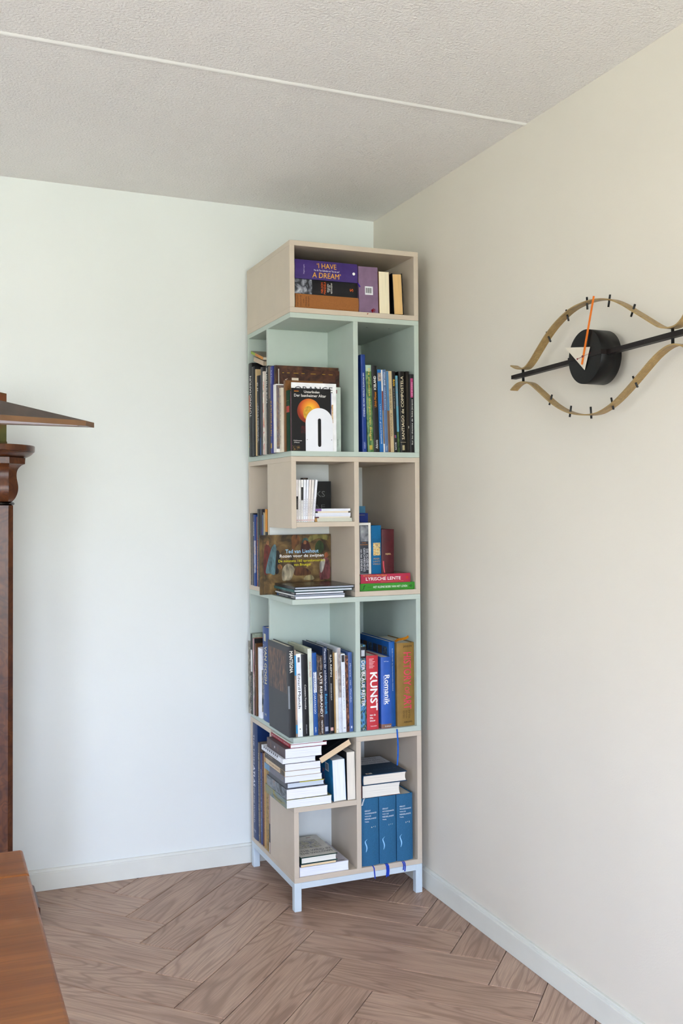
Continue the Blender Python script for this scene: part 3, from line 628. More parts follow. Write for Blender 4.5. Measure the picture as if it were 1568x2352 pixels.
front('very thin white booklet with a photo strip', 0.3548, V, W, 0.0052, 0.2960, -1.68, '#e6e2dc', 0.2, PB, group=G, hard=False, patches=[('spine_photo', 'spine', 0.0003, 0.005, 0.03, 0.15, '#8a6f52'), ('spine_photo', 'spine', 0.0003, 0.005, 0.15, 0.22, '#7d2a2c')])
front('slate blue book about Tuscany', 0.3604, V, W, 0.0128, 0.2970, -1.7, '#5c7ba6', 0.2, group=G, texts=[('sd', 'TOSCANE', 0.03, 0.19, 0.5, 0.45, '#e0e6ee'), ('sd', 'HANS ROTH', 0.22, 0.48, 0.5, 0.26, '#c3cfdf'), ('sd', 'Thieme', 0.92, 0.98, 0.5, 0.35, '#d7dfe9')])
front('tan spined book with blue sea photo cover', 0.3736, V, W, 0.0225, 0.2925, -1.62, '#cdb78d', 0.2, PB, group=G, hard=False, texts=[('sd', 'NEW RUIN GEZAT', 0.22, 0.48, 0.66, 0.33, '#2f2a22'), ('sd', 'PLATTENGRONDEN', 0.52, 0.80, 0.66, 0.33, '#3a3328')], patches=[('spine_photo', 'spine', 0.0003, 0.0095, 0.15, 0.2915, '#4f86b4'), ('spine_photo', 'spine', 0.0003, 0.0095, 0.0005, 0.15, '#7a5a40')])
front('black book with yellow title IRAN', 0.3966, V, W, 0.0135, 0.2925, -1.6, '#1b1b1c', 0.2, group=G, texts=[('sd', 'IRAN', 0.10, 0.18, 0.5, 0.55, '#e2b21e', 0.03), ('sd', 'Land van de zes seizoenen', 0.21, 0.46, 0.5, 0.3, '#a7a39a'), ('sd', 'BOOMS', 0.88, 0.97, 0.5, 0.4, '#dcdcdc')], patches=[('logo_red', 'spine', 0.003, 0.0065, 0.052, 0.062, '#b03a2e'), ('logo_blue', 'spine', 0.0065, 0.010, 0.052, 0.062, '#2f62b0')])
front('light blue booklet with a green landscape foot', 0.4108, V + 0.004, W, 0.0100, 0.2780, -1.5, '#6fb0c6', 0.18, PB, group=G, hard=False, patches=[('spine_photo', 'spine', 0.0003, 0.0097, 0.0005, 0.075, picture('garden', ['#1f2f1c', '#39522a', '#5d7a3c'], (150, 150, 60)))], texts=[('sd', 'IN HET SPOOR', 0.05, 0.40, 0.5, 0.4, '#b4736c')])
front('black book with cream pilgrimage title', 0.4222, V, W, 0.0228, 0.2935, -1.25, '#17140f', 0.2, group=G, texts=[('su', 'SANTIAGO de COMPOSTELA', 0.06, 0.84, 0.5, 0.46, '#e6d9b8', 0.01)], patches=[('gilt_line', 'spine', 0.0005, 0.0222, 0.036, 0.0372, '#b9a98a'), ('gilt_shell', 'spine', 0.007, 0.016, 0.008, 0.026, '#b9ab84')])
front('narrow black book with a dotted line down its spine', 0.4462, V, W, 0.0140, 0.2945, -0.55, '#1e1a16', 0.2, PB, group=G, hard=False, patches=[('gilt_line', 'spine', 0.0062, 0.0072, 0.01, 0.28, '#6b5d42'), ('mark', 'spine', 0.009, 0.0112, 0.088, 0.096, '#d9d4c6')])
front('black book with a pink band, rightmost of the travel books', 0.4612, V, W, 0.0162, 0.2850, -0.25, '#1b1c20', 0.2, group=G, texts=[('su', 'Sur les chemins de Saint Jacques', 0.32, 0.90, 0.55, 0.42, WHITE), ('su', 'SUR LES CHEMINS', 0.10, 0.28, 0.55, 0.25, '#f3d6e2')], patches=[('pink_band', 'spine', 0.003, 0.0130, 0.200, 0.270, '#c2407e')])

# ---- middle unit, small compartment
G = 'white magazines in the small compartment'; W = 1.3557
mags = [(0.0215, 0.0072, 0.1), (0.0295, 0.0082, 0.35), (0.0390, 0.0080, 0.6), (0.0478, 0.0072, 1.3), (0.0556, 0.0076, 2.3), (0.0640, 0.0072, 2.9), (0.0718, 0.0080, 3.75), (0.0802, 0.0080, 5.5)]
ORD = ['leftmost', 'second', 'third', 'fourth', 'fifth', 'sixth', 'seventh', 'eighth and most tilted']
for i, (u, t, ln) in enumerate(mags):
    pt = []
    if i == 0: pt = [('black_block', 'spine', 0.0004, t - 0.0004, 0.044, 0.090, '#26221f')]
    if i == 2: pt = [('black_block', 'spine', 0.0004, t - 0.0004, 0.076, 0.122, '#26221f')]
    book('magazine', 'white magazine standing with ' + ('a low black block on its spine' if i == 0 else 'a high black block on its spine' if i == 2 else 'a plain spine, %s from the left' % ORD[i]), SF(u, 0.012, W, ln, t), t, 0.1478, 0.11, ['#e8e2de', '#e9e6df', '#eae8e2', '#eef0f6', '#eceef4', '#ece2da', '#ebe6dc', '#ecedf2'][i], '#efece6', hard=False, group=G, cat='magazine',
         texts=[('su', ['KUNSTSCHRIFT', 'OPENBAAR KUNSTBEZIT', 'KUNSTSCHRIFT', 'SCHILDERS', 'BEELDEN', 'KUNSTSCHRIFT', 'DE MENS IN BEELD', 'KUNSTSCHRIFT'][i], 0.45, 0.86, 0.5, 0.42, '#8d8682')], patches=pt + [('red_foot', 'spine', 0.001, t - 0.001, 0.004, 0.009, '#dcb8b2')])
book(HB, 'black book with chalk-like hand lettering behind the magazines', SL(0.085, 0.212, W), 0.014, 0.1470, 0.1415, '#1f201f', group='books behind the magazines', bulge=0.0,
     texts=[('f', 'MY', 'front', 0.066, 0.122, 0.040, 0.012, 0, '#4a4c4b'), ('f', 'BOOKS', 'front', 0.062, 0.100, 0.11, 0.022, 0, '#6d6f6e'), ('f', 'ILL', 'front', 0.066, 0.072, 0.030, 0.012, 0, '#4a4c4b'), ('f', 'LEAF', 'front', 0.074, 0.052, 0.085, 0.018, 0, '#5f6160')])
book(HB, 'brown spine poking up behind the white magazines', SF(0.1225, 0.2165, W), 0.0195, 0.1605, 0.026, '#5f4b3a', group='books behind the magazines', patches=[('dark_edge', 'spine', 0.0155, 0.0195, 0.0, 0.160, INK)])
G = 'magazines lying in the small compartment'
def lie(name, label, u, v, w, t, h, d, cover, yaw=0, **k): return book(name, label, LL(u, v, w, yaw), t, h, d, cover, **k)
for i, lab in enumerate(('lowest greenish white magazine of the lying pile', 'second greenish white magazine from the bottom of the lying pile', 'third greenish white magazine in the lying pile')):
    lie('magazine', lab, 0.0925, 0.016 + 0.002 * i, W + 0.0043 * i, 0.0042, 0.20, 0.1430, '#e3e3d4', pages='#dad8c6', hard=False, group=G, cat='magazine', spine='#d8962c', patches=[('orange_end', 'foot', 0.0003, 0.0039, 0.134, 0.1428, '#d6952e')])
lie(PB, 'cream booklet with a maroon spine in the lying pile', 0.0935, 0.016, W + 0.0130, 0.0050, 0.19, 0.133, '#ece6d8', pages='#e9e0cc', hard=False, group=G, spine='#5a1430', patches=[('maroon_end', 'foot', 0.0003, 0.0047, 0.119, 0.1328, '#5a1430')])
lie('magazine', 'thick white magazine in the lying pile above the maroon spine', 0.0940, 0.015, W + 0.0182, 0.0062, 0.20, 0.1340, '#eceff4', pages='#e4e6ee', hard=False, group=G, cat='magazine')
lie('magazine', 'white magazine directly under the cream booklet in the lying pile', 0.0945, 0.017, W + 0.0246, 0.0062, 0.20, 0.1345, '#edf0f5', pages='#e8eaf2', hard=False, group=G, cat='magazine')
lie(PB, 'cream booklet with a black spine under the purple one', 0.0945, 0.018, W + 0.0310, 0.0062, 0.18, 0.1265, '#efe6d4', pages='#eadcc4', hard=False, group=G, spine='#17171a', patches=[('black_end', 'foot', 0.0003, 0.0059, 0.117, 0.1263, '#17171a')])
lie('magazine', 'white magazine with a purple spine on top of the lying pile', 0.0950, 0.016, W + 0.0374, 0.0085, 0.20, 0.1330, '#eff1f6', pages='#e9ebf3', hard=False, group=G, cat='magazine', spine='#8f66b4', patches=[('purple_end', 'foot', 0.0004, 0.0081, 0.111, 0.1328, '#8f66b4')])

# ---- middle unit, left back: spines to the left
G = 'narrow books at the left back of the middle unit'; W = 1.1052; U0 = 0.0
left('black slim book with a speckled spine at the very back of the middle unit', U0, 0.4805, 0.0115, 1.3843, '#141414', W, group=G, hard=False, name=PB, patches=[('spine_dots', 'spine', 0.003, 0.0075, 0.01, 0.27, picture('dots', ['#141414', '#141414', '#a39b86'], (300, 300, 150)))])
left('thin grey-tan book beside the speckled one', U0, 0.4685, 0.011, 1.3843, '#8d8272', W, group=G, hard=False, name=PB)
left('black book with faint grey print in the middle unit', U0, 0.457, 0.024, 1.3843, '#16181a', W, group=G, patches=[('spine_print', 'spine', 0.004, 0.020, 0.02, 0.17, picture('faint', ['#16181a', '#2b2c2e', '#5a4a4c'], (120, 120, 60)))])
left('blue book with white upright lettering in the middle unit', U0 - 0.003, 0.4320, 0.030, 1.380, '#1b4796', W, group=G, texts=[('sd', 'AMAZONE', 0.10, 0.30, 0.3, 0.42, WHITE, 0.02)], patches=[('spine_print', 'spine', 0.014, 0.029, 0.05, 0.175, picture('bluewhite', ['#27457c', '#8f9fc4', '#c9b9b0', '#7a4a32'], (90, 90, 40)))])
left('narrow orange-brown spine beside the blue one', U0, 0.4010, 0.010, 1.3715, '#b86a3a', W, group=G, hard=False, name=PB, texts=[('sd', 'AFRIKAANSE KUNST', 0.42, 0.95, 0.5, 0.5, '#e8dccb')])
left('black book with turquoise title in the middle unit', U0, 0.3900, 0.037, 1.4008, '#131416', W, group=G, texts=[('sd', 'WAT DIE EDELE KUNST IS', 0.09, 0.40, 0.3, 0.42, '#2f9bb0', 0.02), ('sd', 'DE MUTSEN VAN TE DRAAGBAAR', 0.42, 0.92, 0.3, 0.3, '#cfcabd')])
left('charcoal book next to the turquoise titled one', U0, 0.3520, 0.022, 1.4004, '#39353a', W, group=G, patches=[('spine_print', 'spine', 0.012, 0.021, 0.001, 0.22, picture('purpleprint', ['#1a1440', '#2e1c5a', '#61224e'], (120, 120, 50)))])
left('thin mid-blue spine in the middle unit', U0, 0.3292, 0.010, 1.3787, '#3564a6', W, group=G, hard=False, name=PB)
left('khaki book with a pale edge beside the orange topped one', U0, 0.3185, 0.020, 1.3890, '#8e8266', W, group=G, patches=[('pale_edge', 'spine', 0.0150, 0.0195, 0.001, 0.28, '#cfc39a')])
left('black book whose spine has a bright orange top', U0, 0.2968, 0.0315, 1.4012, '#17120e', W, group=G, patches=[('orange_top', 'spine', 0.0005, 0.031, 0.211, 0.2955, '#e8971a')])

# ---- middle unit, left front
W = 1.0872
def bruegel():
    P_ = picture('oldmaster', ['#1d150d', '#3f3019', '#5e4827', '#6f5630', '#8a7040'], (26, 22, 22), 0.8, detail=8)
    r = book(HB, 'landscape picture book with an old painting on its cover standing upright', SL(-0.042, 0.2370, W) @ T(0, 0, 0), 0.0115, 0.2185, 0.277, P_, group=None, bulge=0.002,
      texts=[('f', 'Ted van Lieshout', 'front', 0.162, 0.157, 0.131, 0.0140, 0, '#a6d4ee', 0.02), ('f', 'Rozen voor de zwijnen', 'front', 0.161, 0.1385, 0.174, 0.0150, 0, WHITE, 0.02), ('f', 'De minstens 160 spreekwoorden', 'front', 0.161, 0.1205, 0.184, 0.0125, 0, '#dbd02c', 0.008), ('f', 'van Bruegel', 'front', 0.162, 0.1060, 0.066, 0.0125, 0, '#dbd02c', 0.008)],
      patches=[('hinge', 'front', 0.0085, 0.0105, 0.001, 0.2175, '#3a2c1a')])
    # loose generic figures in the painting's colours: irregular patches of print
    def blob(nm, pts, colr, off):
        n = len(pts); sm = []
        for i in range(n):
            p0, p1, p2, p3 = pts[i - 1], pts[i], pts[(i + 1) % n], pts[(i + 2) % n]
            for k in range(4):
                t = k / 4.0
                sm.append(tuple(0.5 * (2 * p1[j] + (p2[j] - p0[j]) * t + (2 * p0[j] - 5 * p1[j] + 4 * p2[j] - p3[j]) * t * t + (3 * p1[j] - p0[j] - 3 * p2[j] + p3[j]) * t ** 3) for j in (0, 1)))
        c = (sum(p[0] for p in sm) / len(sm), sum(p[1] for p in sm) / len(sm))
        v = [(0.0115 + off, c[0], c[1])] + [(0.0115 + off, p[0], p[1]) for p in sm]
        mesh_obj(nm, v, [(0, 1 + i, 1 + (i + 1) % len(sm)) for i in range(len(sm))], colr, r)
    S = lambda c: picture('fig' + c, [tuple(x * 0.45 for x in hexs(c)), tuple(x * 0.8 for x in hexs(c)), c], (70, 90, 26), 0.6, detail=7)
    blob('painted_figure', [(0.012, 0.085), (0.014, 0.160), (0.022, 0.185), (0.036, 0.175), (0.045, 0.150), (0.034, 0.110), (0.026, 0.075)], S('#6e2a20'), 0.0003)
    blob('painted_figure', [(0.020, 0.082), (0.030, 0.130), (0.044, 0.172), (0.056, 0.184), (0.062, 0.168), (0.058, 0.120), (0.055, 0.074), (0.036, 0.078)], S('#5f8288'), 0.0004)
    blob('painted_figure', [(0.056, 0.080), (0.060, 0.155), (0.072, 0.158), (0.078, 0.130), (0.068, 0.100), (0.070, 0.080)], S('#26211c'), 0.0003)
    blob('painted_face', [(0.022, 0.186), (0.026, 0.198), (0.033, 0.196), (0.032, 0.183)], S('#b97f4e'), 0.0005)
    blob('painted_figure', [(0.124, 0.160), (0.122, 0.212), (0.150, 0.214), (0.152, 0.188), (0.140, 0.176)], S('#8a562a'), 0.0003)
    blob('painted_figure', [(0.158, 0.150), (0.160, 0.186), (0.172, 0.200), (0.186, 0.192), (0.196, 0.170), (0.194, 0.150)], S('#4d241a'), 0.0003)
    blob('painted_hood', [(0.162, 0.186), (0.166, 0.202), (0.180, 0.206), (0.188, 0.194), (0.174, 0.198)], S('#4a6a62'), 0.0004)
    blob('painted_face', [(0.168, 0.184), (0.170, 0.195), (0.178, 0.195), (0.178, 0.183)], S('#b8764a'), 0.0005)
    blob('painted_bush', [(0.215, 0.150), (0.216, 0.180), (0.232, 0.196), (0.248, 0.180), (0.246, 0.155), (0.230, 0.146)], S('#33451f'), 0.0003)
    blob('painted_field', [(0.190, 0.190), (0.196, 0.214), (0.262, 0.215), (0.262, 0.196), (0.225, 0.204)], S('#8f8546'), 0.0002)
    blob('painted_figure', [(0.232, 0.052), (0.234, 0.110), (0.246, 0.128), (0.262, 0.130), (0.272, 0.110), (0.273, 0.056), (0.250, 0.050)], S('#8c4a4a'), 0.0003)
    blob('painted_sleeve', [(0.235, 0.075), (0.232, 0.110), (0.246, 0.126), (0.254, 0.120), (0.246, 0.085)], S('#cfc8bb'), 0.0004)
    blob('painted_face', [(0.254, 0.130), (0.252, 0.146), (0.262, 0.150), (0.267, 0.136)], S('#a65a32'), 0.0005)
    blob('painted_figure', [(0.084, 0.052), (0.084, 0.090), (0.100, 0.110), (0.118, 0.108), (0.132, 0.092), (0.126, 0.070), (0.116, 0.052), (0.100, 0.050)], S('#c3b494'), 0.0004)
    blob('painted_face', [(0.066, 0.098), (0.068, 0.110), (0.080, 0.108), (0.084, 0.096), (0.074, 0.090)], S('#a8703c'), 0.0005)
    blob('painted_ground', [(0.130, 0.070), (0.140, 0.096), (0.180, 0.092), (0.196, 0.072), (0.160, 0.066)], S('#6a3f22'), 0.0003)
    blob('painted_ground', [(0.170, 0.050), (0.176, 0.064), (0.200, 0.066), (0.208, 0.050)], S('#b9a878'), 0.0003)
    return r
bruegel()
G = 'flat pile of large thin books at the front of the middle unit'
lie(PB, 'black spined thin book with a blue mark at the bottom of the flat pile', 0.0120, 0.003, W, 0.0102, 0.205, 0.186, '#191a1d', pages='#e9ebee', hard=False, group=G, texts=[('sd', 'PEINTURE DE GENRE', 0.15, 0.62, 0.5, 0.4, '#cfcfcf'), ('sd', 'MUSEUM', 0.80, 0.98, 0.5, 0.5, '#e6e6e6')], patches=[('blue_mark', 'spine', 0.0005, 0.0098, 0.183, 0.192, '#2d6bb4')])
lie(PB, 'thin white book with a grey and blue cover in the flat pile', 0.0110, 0.006, W + 0.0104, 0.0044, 0.21, 0.189, '#4a78ac', pages='#c3c7cb', hard=False, group=G, spine='#dcdcda')
lie(HB, 'black book with white page edges in the middle of the flat pile', 0.0125, 0.004, W + 0.0150, 0.0098, 0.20, 0.1855, '#141416', pages='#eceef2', group=G, bulge=0.0, texts=[('sd', 'CLAESSENS', 0.28, 0.5, 0.5, 0.35, '#a9a9a9'), ('sd', 'MUSEA', 0.82, 0.97, 0.5, 0.5, '#d6d6d6')], patches=[('gold_mark', 'spine', 0.001, 0.0088, 0.174, 0.190, '#7a5a2e')])
lie(HB, 'thin teal spined book under the topmost black one', 0.0070, 0.002, W + 0.0250, 0.0088, 0.215, 0.223, '#1f5252', pages='#eef0f3', group=G, bulge=0.0, spine='#256062', texts=[('sd', 'KLASSIEK', 0.42, 0.6, 0.5, 0.35, '#9fc4c0')])
lie(HB, 'large glossy black book topmost on the flat pile', 0.0095, 0.001, W + 0.0340, 0.0095, 0.215, 0.2265, plain('#1c1814', 0.22, 0.1, 14, 0.5), pages='#b9bfca', group=G, bulge=0.0, patches=[('cover_picture', 'front', 0.05, 0.20, 0.03, 0.19, picture('glossy', ['#2a2119', '#3c3026', '#5a4a3c', '#4a2a2c'], (40, 30, 30), 1.2, 0.22))])

# ---- middle unit, right
W = 1.1052; G = 'books in the right compartment of the middle unit'
b = book(HB, 'green book with white title lying lowest in the right middle compartment', LF(0.2610, 0.010, W, 0.2165), 0.0265, 0.2165, 0.16, '#3f9a2e', group=G, bulge=0.001, texts=[('sd', 'HET KLEINE BOEK VAN HET LEVEN', 0.235, 0.86, 0.5, 0.28, '#eef2ea'), ('sd', 'DUDA', 0.135, 0.20, 0.5, 0.16, '#1f4a1a'), ('sd', '\u0192', 0.03, 0.10, 0.5, 0.62, '#16361a'), ('sd', 'e', 0.90, 0.95, 0.5, 0.35, '#16361a')])
tassel(b, (0.004, 0.0, 0.006), 0.024, '#4c8a34', dirv=(-1, -0.30, 0.0), spread=0.005, n=9); tube('tassel_cord', [(0.020, 0.004, -0.001), (0.010, -0.003, 0.002), (0.003, -0.003, 0.006)], 0.0008, plain('#4c8a34', 0.8), b, 6)
book(HB, 'crimson book with white title lying on the green one', LF(0.2640, 0.012, W + 0.0268, 0.1970), 0.0325, 0.1970, 0.15, '#c43350', group=G, bulge=0.001, texts=[('sd', 'LYRISCHE LENTE', 0.10, 0.80, 0.50, 0.36, WHITE, 0.015), ('sd', 'W. P. Gerritsen en Willem Wilmink', 0.05, 0.52, 0.85, 0.16, '#f0b04a'), ('sd', 'Gedichten en liederen uit het middeleeuwse Europa', 0.40, 0.86, 0.15, 0.10, '#e8a04a')], patches=[('emblem', 'spine', 0.012, 0.022, 0.008, 0.018, '#d8402c'), ('cover_picture', 'front', 0.002, 0.148, 0.002, 0.195, picture('lyr', ['#5d4a3a', '#7c6350', '#8f7550'], (20, 20, 20), 1, 0.2))])
Ws = W + 0.0268 + 0.0328
front('white jacketed book with a grey photo spine, standing on the crimson book', 0.2680, 0.030, Ws, 0.0455, 0.1845, -0.3, '#e2dfd6', 0.12, group=G, texts=[('sd', 'DE ALGEHELE', 0.51, 0.92, 0.64, 0.17, '#d9dbe0'), ('sd', 'GESCHIEDENIS', 0.49, 0.95, 0.40, 0.17, '#d9dbe0'), ('sd', 'van het DENKEN', 0.51, 0.93, 0.16, 0.15, '#d9dbe0'), ('sh', 'ANDR\u00c9', 0.385, 0.34, 0.38, 0.018, '#d8862e'), ('sh', 'KLUKHUHN', 0.425, 0.62, 0.38, 0.018, '#d8862e')],
      patches=[('spine_print', 'spine', 0.0008, 0.0350, 0.001, 0.176, '#3b3e47'), ('spine_photo', 'spine', 0.004, 0.0345, 0.118, 0.174, picture('closeup', ['#26282c', '#3b3e47', '#8e9094', '#cfcfce'], (24, 24, 24), 0.6), 0.0004)])
front('petrol blue book with a small golden picture on its spine', 0.3155, 0.030, Ws, 0.0380, 0.1745, -0.15, 'cloth:#125f8c', 0.12, group=G, texts=[('sh', 'FRITS VAN', 0.285, 0.8, 0.5, 0.020, '#0c3a58'), ('sh', 'OOSTROM', 0.325, 0.7, 0.5, 0.020, '#0c3a58'), ('sh', 'MAER', 0.690, 0.62, 0.5, 0.036, '#b08e52'), ('sh', 'LANTS', 0.745, 0.70, 0.5, 0.036, '#b08e52'), ('sh', 'WERELD', 0.800, 0.80, 0.5, 0.030, '#b08e52')],
      patches=[('spine_picture', 'spine', 0.006, 0.034, 0.066, 0.112, picture('miniature', ['#7d4a24', '#c79a4c', '#e8d49a', '#5c6a5e', '#b44a2a'], (110, 110, 110), 1.5))])
b = front('maroon leather book titled with small gold letters', 0.3550, 0.030, Ws, 0.0490, 0.1600, 0.25, plain('#55171f', 0.35, 0.08, 60), 0.12, group=G, bulge=0.003, texts=[('sh', 'BIJBEL', 0.565, 0.46, 0.52, 0.045, '#cfae7c', 0.02)])
ribbon(b, [(0.006, -0.002, 0.045), (0.005, -0.006, 0.025), (0.007, -0.010, 0.003)], 0.005, '#c8505a')
book(HB, 'dark blue book standing far back behind the white jacketed one', SL(0.2570, 0.215, W), 0.014, 0.278, 0.121, '#1a3894', group='books at the back of the right middle compartment', bulge=0.0, patches=[('gilt_line', 'front', 0.03, 0.108, 0.270, 0.2715, '#9a8f6a')])
book(PB, 'light blue book tallest at the back of the right middle compartment', SL(0.2570, 0.235, W), 0.014, 0.304, 0.119, '#4f8cae', group='books at the back of the right middle compartment', hard=False)

# ---- lower mint unit, left back
W = 0.6062; G = 'books at the left back of the lower mint unit'
left('slim grey book at the very back, projecting beyond the shelf edge', -0.014, 0.480, 0.020, 0.888, picture('greyspeck', ['#4a4840', '#86806f', '#b9b3a2'], (90, 90, 40)), W, group=G, hard=False, name=PB)
left('black and white spine with a grey-green cover and salmon page tops', -0.010, 0.4590, 0.021, 0.919, '#8b9a86', W, group=G, spine='#1a1a1c', patches=[('white_band', 'spine', 0.001, 0.020, 0.165, 0.250, '#e4e4e2'), ('cover_picture', 'front', 0.001, 0.19, 0.26, 0.312, picture('sage', ['#6d7d70', '#93a08c', '#aab3a0'], (40, 40, 40)))], pages='#e2765a', texts=[('sd', 'SCHILDERKUNST', 0.52, 0.96, 0.45, 0.4, '#c9c9c9')])
left('pinkish white spine with a dark cover photo', -0.008, 0.4370, 0.019, 0.903, '#232222', W, group=G, spine=picture('pinkspine', ['#3d6b4a', '#d9cdd0', '#c9a9a6', '#8a2a3a', '#2c3c5c'], (90, 90, 14)), hard=False, name=PB, pages='#dd7a5c')
left('brown spined book with a framed brown cover', -0.006, 0.4165, 0.017, 0.885, '#6b431f', W, group=G, patches=[('cover_frame', 'front', 0.02, 0.18, 0.15, 0.268, '#4a2a12')], texts=[('sd', 'REMBRANDT', 0.3, 0.6, 0.5, 0.4, '#cbb89a')])
left('white book with a painted landscape cover beside the very thick blue volume', -0.001, 0.3945, 0.043, 0.8725, '#eef1f6', W, group=G, patches=[('cover_picture', 'front', 0.0012, 0.15, 0.025, 0.185, picture('landscape', ['#39423c', '#7c7f76', '#b3aa96', '#5c6a72'], (30, 30, 20)))], texts=[('sd', 'CLAUDE MONET FOTOGRAAF', 0.30, 0.78, 0.2, 0.2, '#5a5c66'), ('sd', 'TASCHEN', 0.86, 0.97, 0.2, 0.2, '#8a8c94')])
left('very thick blue book with large cream lettering at the panel edge', 0.001, 0.3395, 0.0735, 0.9585, '#1a4a94', W, d=0.2, group=G, bulge=0.003, texts=[('sd', 'VAN GOGH', 0.20, 0.60, 0.58, 0.34, '#e6dcae', 0.02), ('sd', 'HET VOLLEDIGE WERK', 0.19, 0.78, 0.22, 0.14, '#d9d2b4'), ('sh', 'M', 0.93, 0.25, 0.5, 0.03, '#d9d2b4')], patches=[('orange_edge', 'back', 0.002, 0.199, 0.001, 0.351, '#c9824a'), ('spine_emblem', 'spine', 0.02, 0.045, 0.300, 0.328, '#c9c4a8')])

# ---- lower mint unit, left front: spines to the front
G = 'art books in the left front of the lower mint unit'; k = 0.958; o = -0.0030
def art(label, u, t, top, lean, cover, v=0.014, d=0.205, **kw): return front(label, o + u * k, v, W, t * k, top - W, lean, cover, d, group=G, **kw)
art('black book with a painting on its side cover, left end of art row', -0.0085, 0.0250, 0.9235, -0.75, '#25272a', d=0.215, texts=[('sd', 'MANTEGNA', 0.05, 0.29, 0.55, 0.55, '#ece7da', 0.03)],
    patches=[('cover_picture', 'back', 0.008, 0.200, 0.150, 0.296, picture('battle', ['#120f0d', '#261f1a', '#4a3428', '#6f4630', '#8a6a40'], (60, 80, 26), 0.8, detail=8)), ('spine_print', 'spine', 0.0, 0.006, 0.10, 0.18, '#7d8287')])
art('narrow book with a cyan label at the head and foot of its spine', 0.0187, 0.0066, 0.9105, -1.0, '#9c8a7a', texts=(), patches=[('cyan_label', 'spine', 0.0003, 0.0070, 0.215, 0.285, '#2f9ad0'), ('cyan_label', 'spine', 0.0003, 0.0070, 0.012, 0.042, '#2f9ad0'), ('spine_photo', 'spine', 0.0003, 0.0070, 0.06, 0.2, '#bfa48f', 0.0001)], name=PB, hard=False)
art('white book with a painter\'s name in large black letters', 0.0262, 0.0185, 0.8960, -1.0, '#eceef2', texts=[('sd', 'Edvard', 0.24, 0.43, 0.5, 0.52, '#1d1f22'), ('sd', 'Munch', 0.45, 0.66, 0.5, 0.52, '#17181b', 0.03), ('sd', '\u2022', 0.90, 0.915, 0.5, 0.25, '#2a2a2a')], patches=[('logo', 'spine', 0.005, 0.013, 0.260, 0.278, '#6a6d74')], name=PB, hard=False)
art('black spine with white name, between white and pale green books', 0.0460, 0.0240, 0.8930, -1.0, '#1a1b1e', texts=[('sd', 'Constant Permeke', 0.37, 0.67, 0.5, 0.26, '#e4e2dc'), ('sd', 'MUSEUM', 0.86, 0.97, 0.55, 0.16, '#b9bcc2')])
art('pale grey-green cloth spine with thin red and green title', 0.0710, 0.0158, 0.9120, -1.0, '#c3c6ad', texts=[('sd', 'Anton Pieck', 0.15, 0.33, 0.5, 0.36, '#c0503a'), ('sd', '- een Signe aan het Thuis', 0.35, 0.63, 0.5, 0.36, '#7f9a86')], spine='#d3d8c6')
art('bright blue spine with a white name label', 0.0880, 0.0168, 0.8960, -1.0, '#1c5aa8', texts=[('sd', 'REMBRANDT', 0.235, 0.475, 0.42, 0.42, '#1c3a78', 0.01), ('sd', 'CARAVAGGIO', 0.49, 0.74, 0.42, 0.42, '#e4ecf4'), ('sd', 'waanders', 0.90, 0.965, 0.5, 0.35, '#e4ecf4')], patches=[('white_label', 'spine', 0.003, 0.0145, 0.150, 0.222, '#eef0f2')])
art('dark brown spine with large white late period title', 0.1060, 0.0228, 0.8835, -1.0, picture('laterem', ['#15100d', '#2a1e18', '#5a4434', '#8d735c'], (70, 70, 30), 2.0), texts=[('sd', 'LATE REMBRANDT', 0.21, 0.78, 0.62, 0.42, WHITE, 0.02), ('sd', 'JONATHAN BIKKER', 0.02, 0.18, 0.66, 0.20, '#d9d4cc'), ('sd', 'RIJKSMUSEUM', 0.82, 0.985, 0.62, 0.34, WHITE, 0.01)])
art('navy spine with pale and light blue master painters title', 0.1300, 0.0178, 0.9140, -1.0, '#16294a', texts=[('sd', 'Meesters der schilderkunst', 0.02, 0.50, 0.5, 0.46, '#d5dae4'), ('sd', 'Rembrandt', 0.54, 0.77, 0.5, 0.50, '#4aa6d8', 0.02)], patches=[('logo', 'spine', 0.003, 0.0145, 0.010, 0.026, '#a9b3c4')])
art('black spine with small white capitals and a white red emblem at the foot', 0.1505, 0.0188, 0.9025, -1.0, '#17171a', texts=[('sd', 'ILJA REPIN', 0.06, 0.32, 0.5, 0.46, WHITE), ('sd', 'GRONINGER MUSEUM', 0.40, 0.60, 0.5, 0.26, '#c9c9c9')], patches=[('emblem', 'spine', 0.004, 0.014, 0.010, 0.022, '#d9a9a0')])
art('thin ochre edged book beside the cream one', 0.1702, 0.0064, 0.8920, -1.0, '#a98650', name=PB, hard=False)
art('cream narrow spine with a tiny red title', 0.1772, 0.0100, 0.8910, -1.0, '#e8e2d2', texts=[('sd', 'RUBENS', 0.23, 0.33, 0.5, 0.36, '#c0604a'), ('sd', 'l', 0.945, 0.965, 0.5, 0.1, '#3a3a3a')], name=PB, hard=False)
art('spine with a grey photographed head and white lower half', 0.1880, 0.0132, 0.9070, -1.0, '#d8dce4', patches=[('spine_photo', 'spine', 0.0004, 0.0122, 0.125, 0.3, picture('greyphoto', ['#77706c', '#a09690', '#c2bab4'], (60, 60, 30)))], texts=[('sd', 'Vincent van Gogh tekeningen', 0.66, 0.96, 0.6, 0.26, '#8f9cb8')])
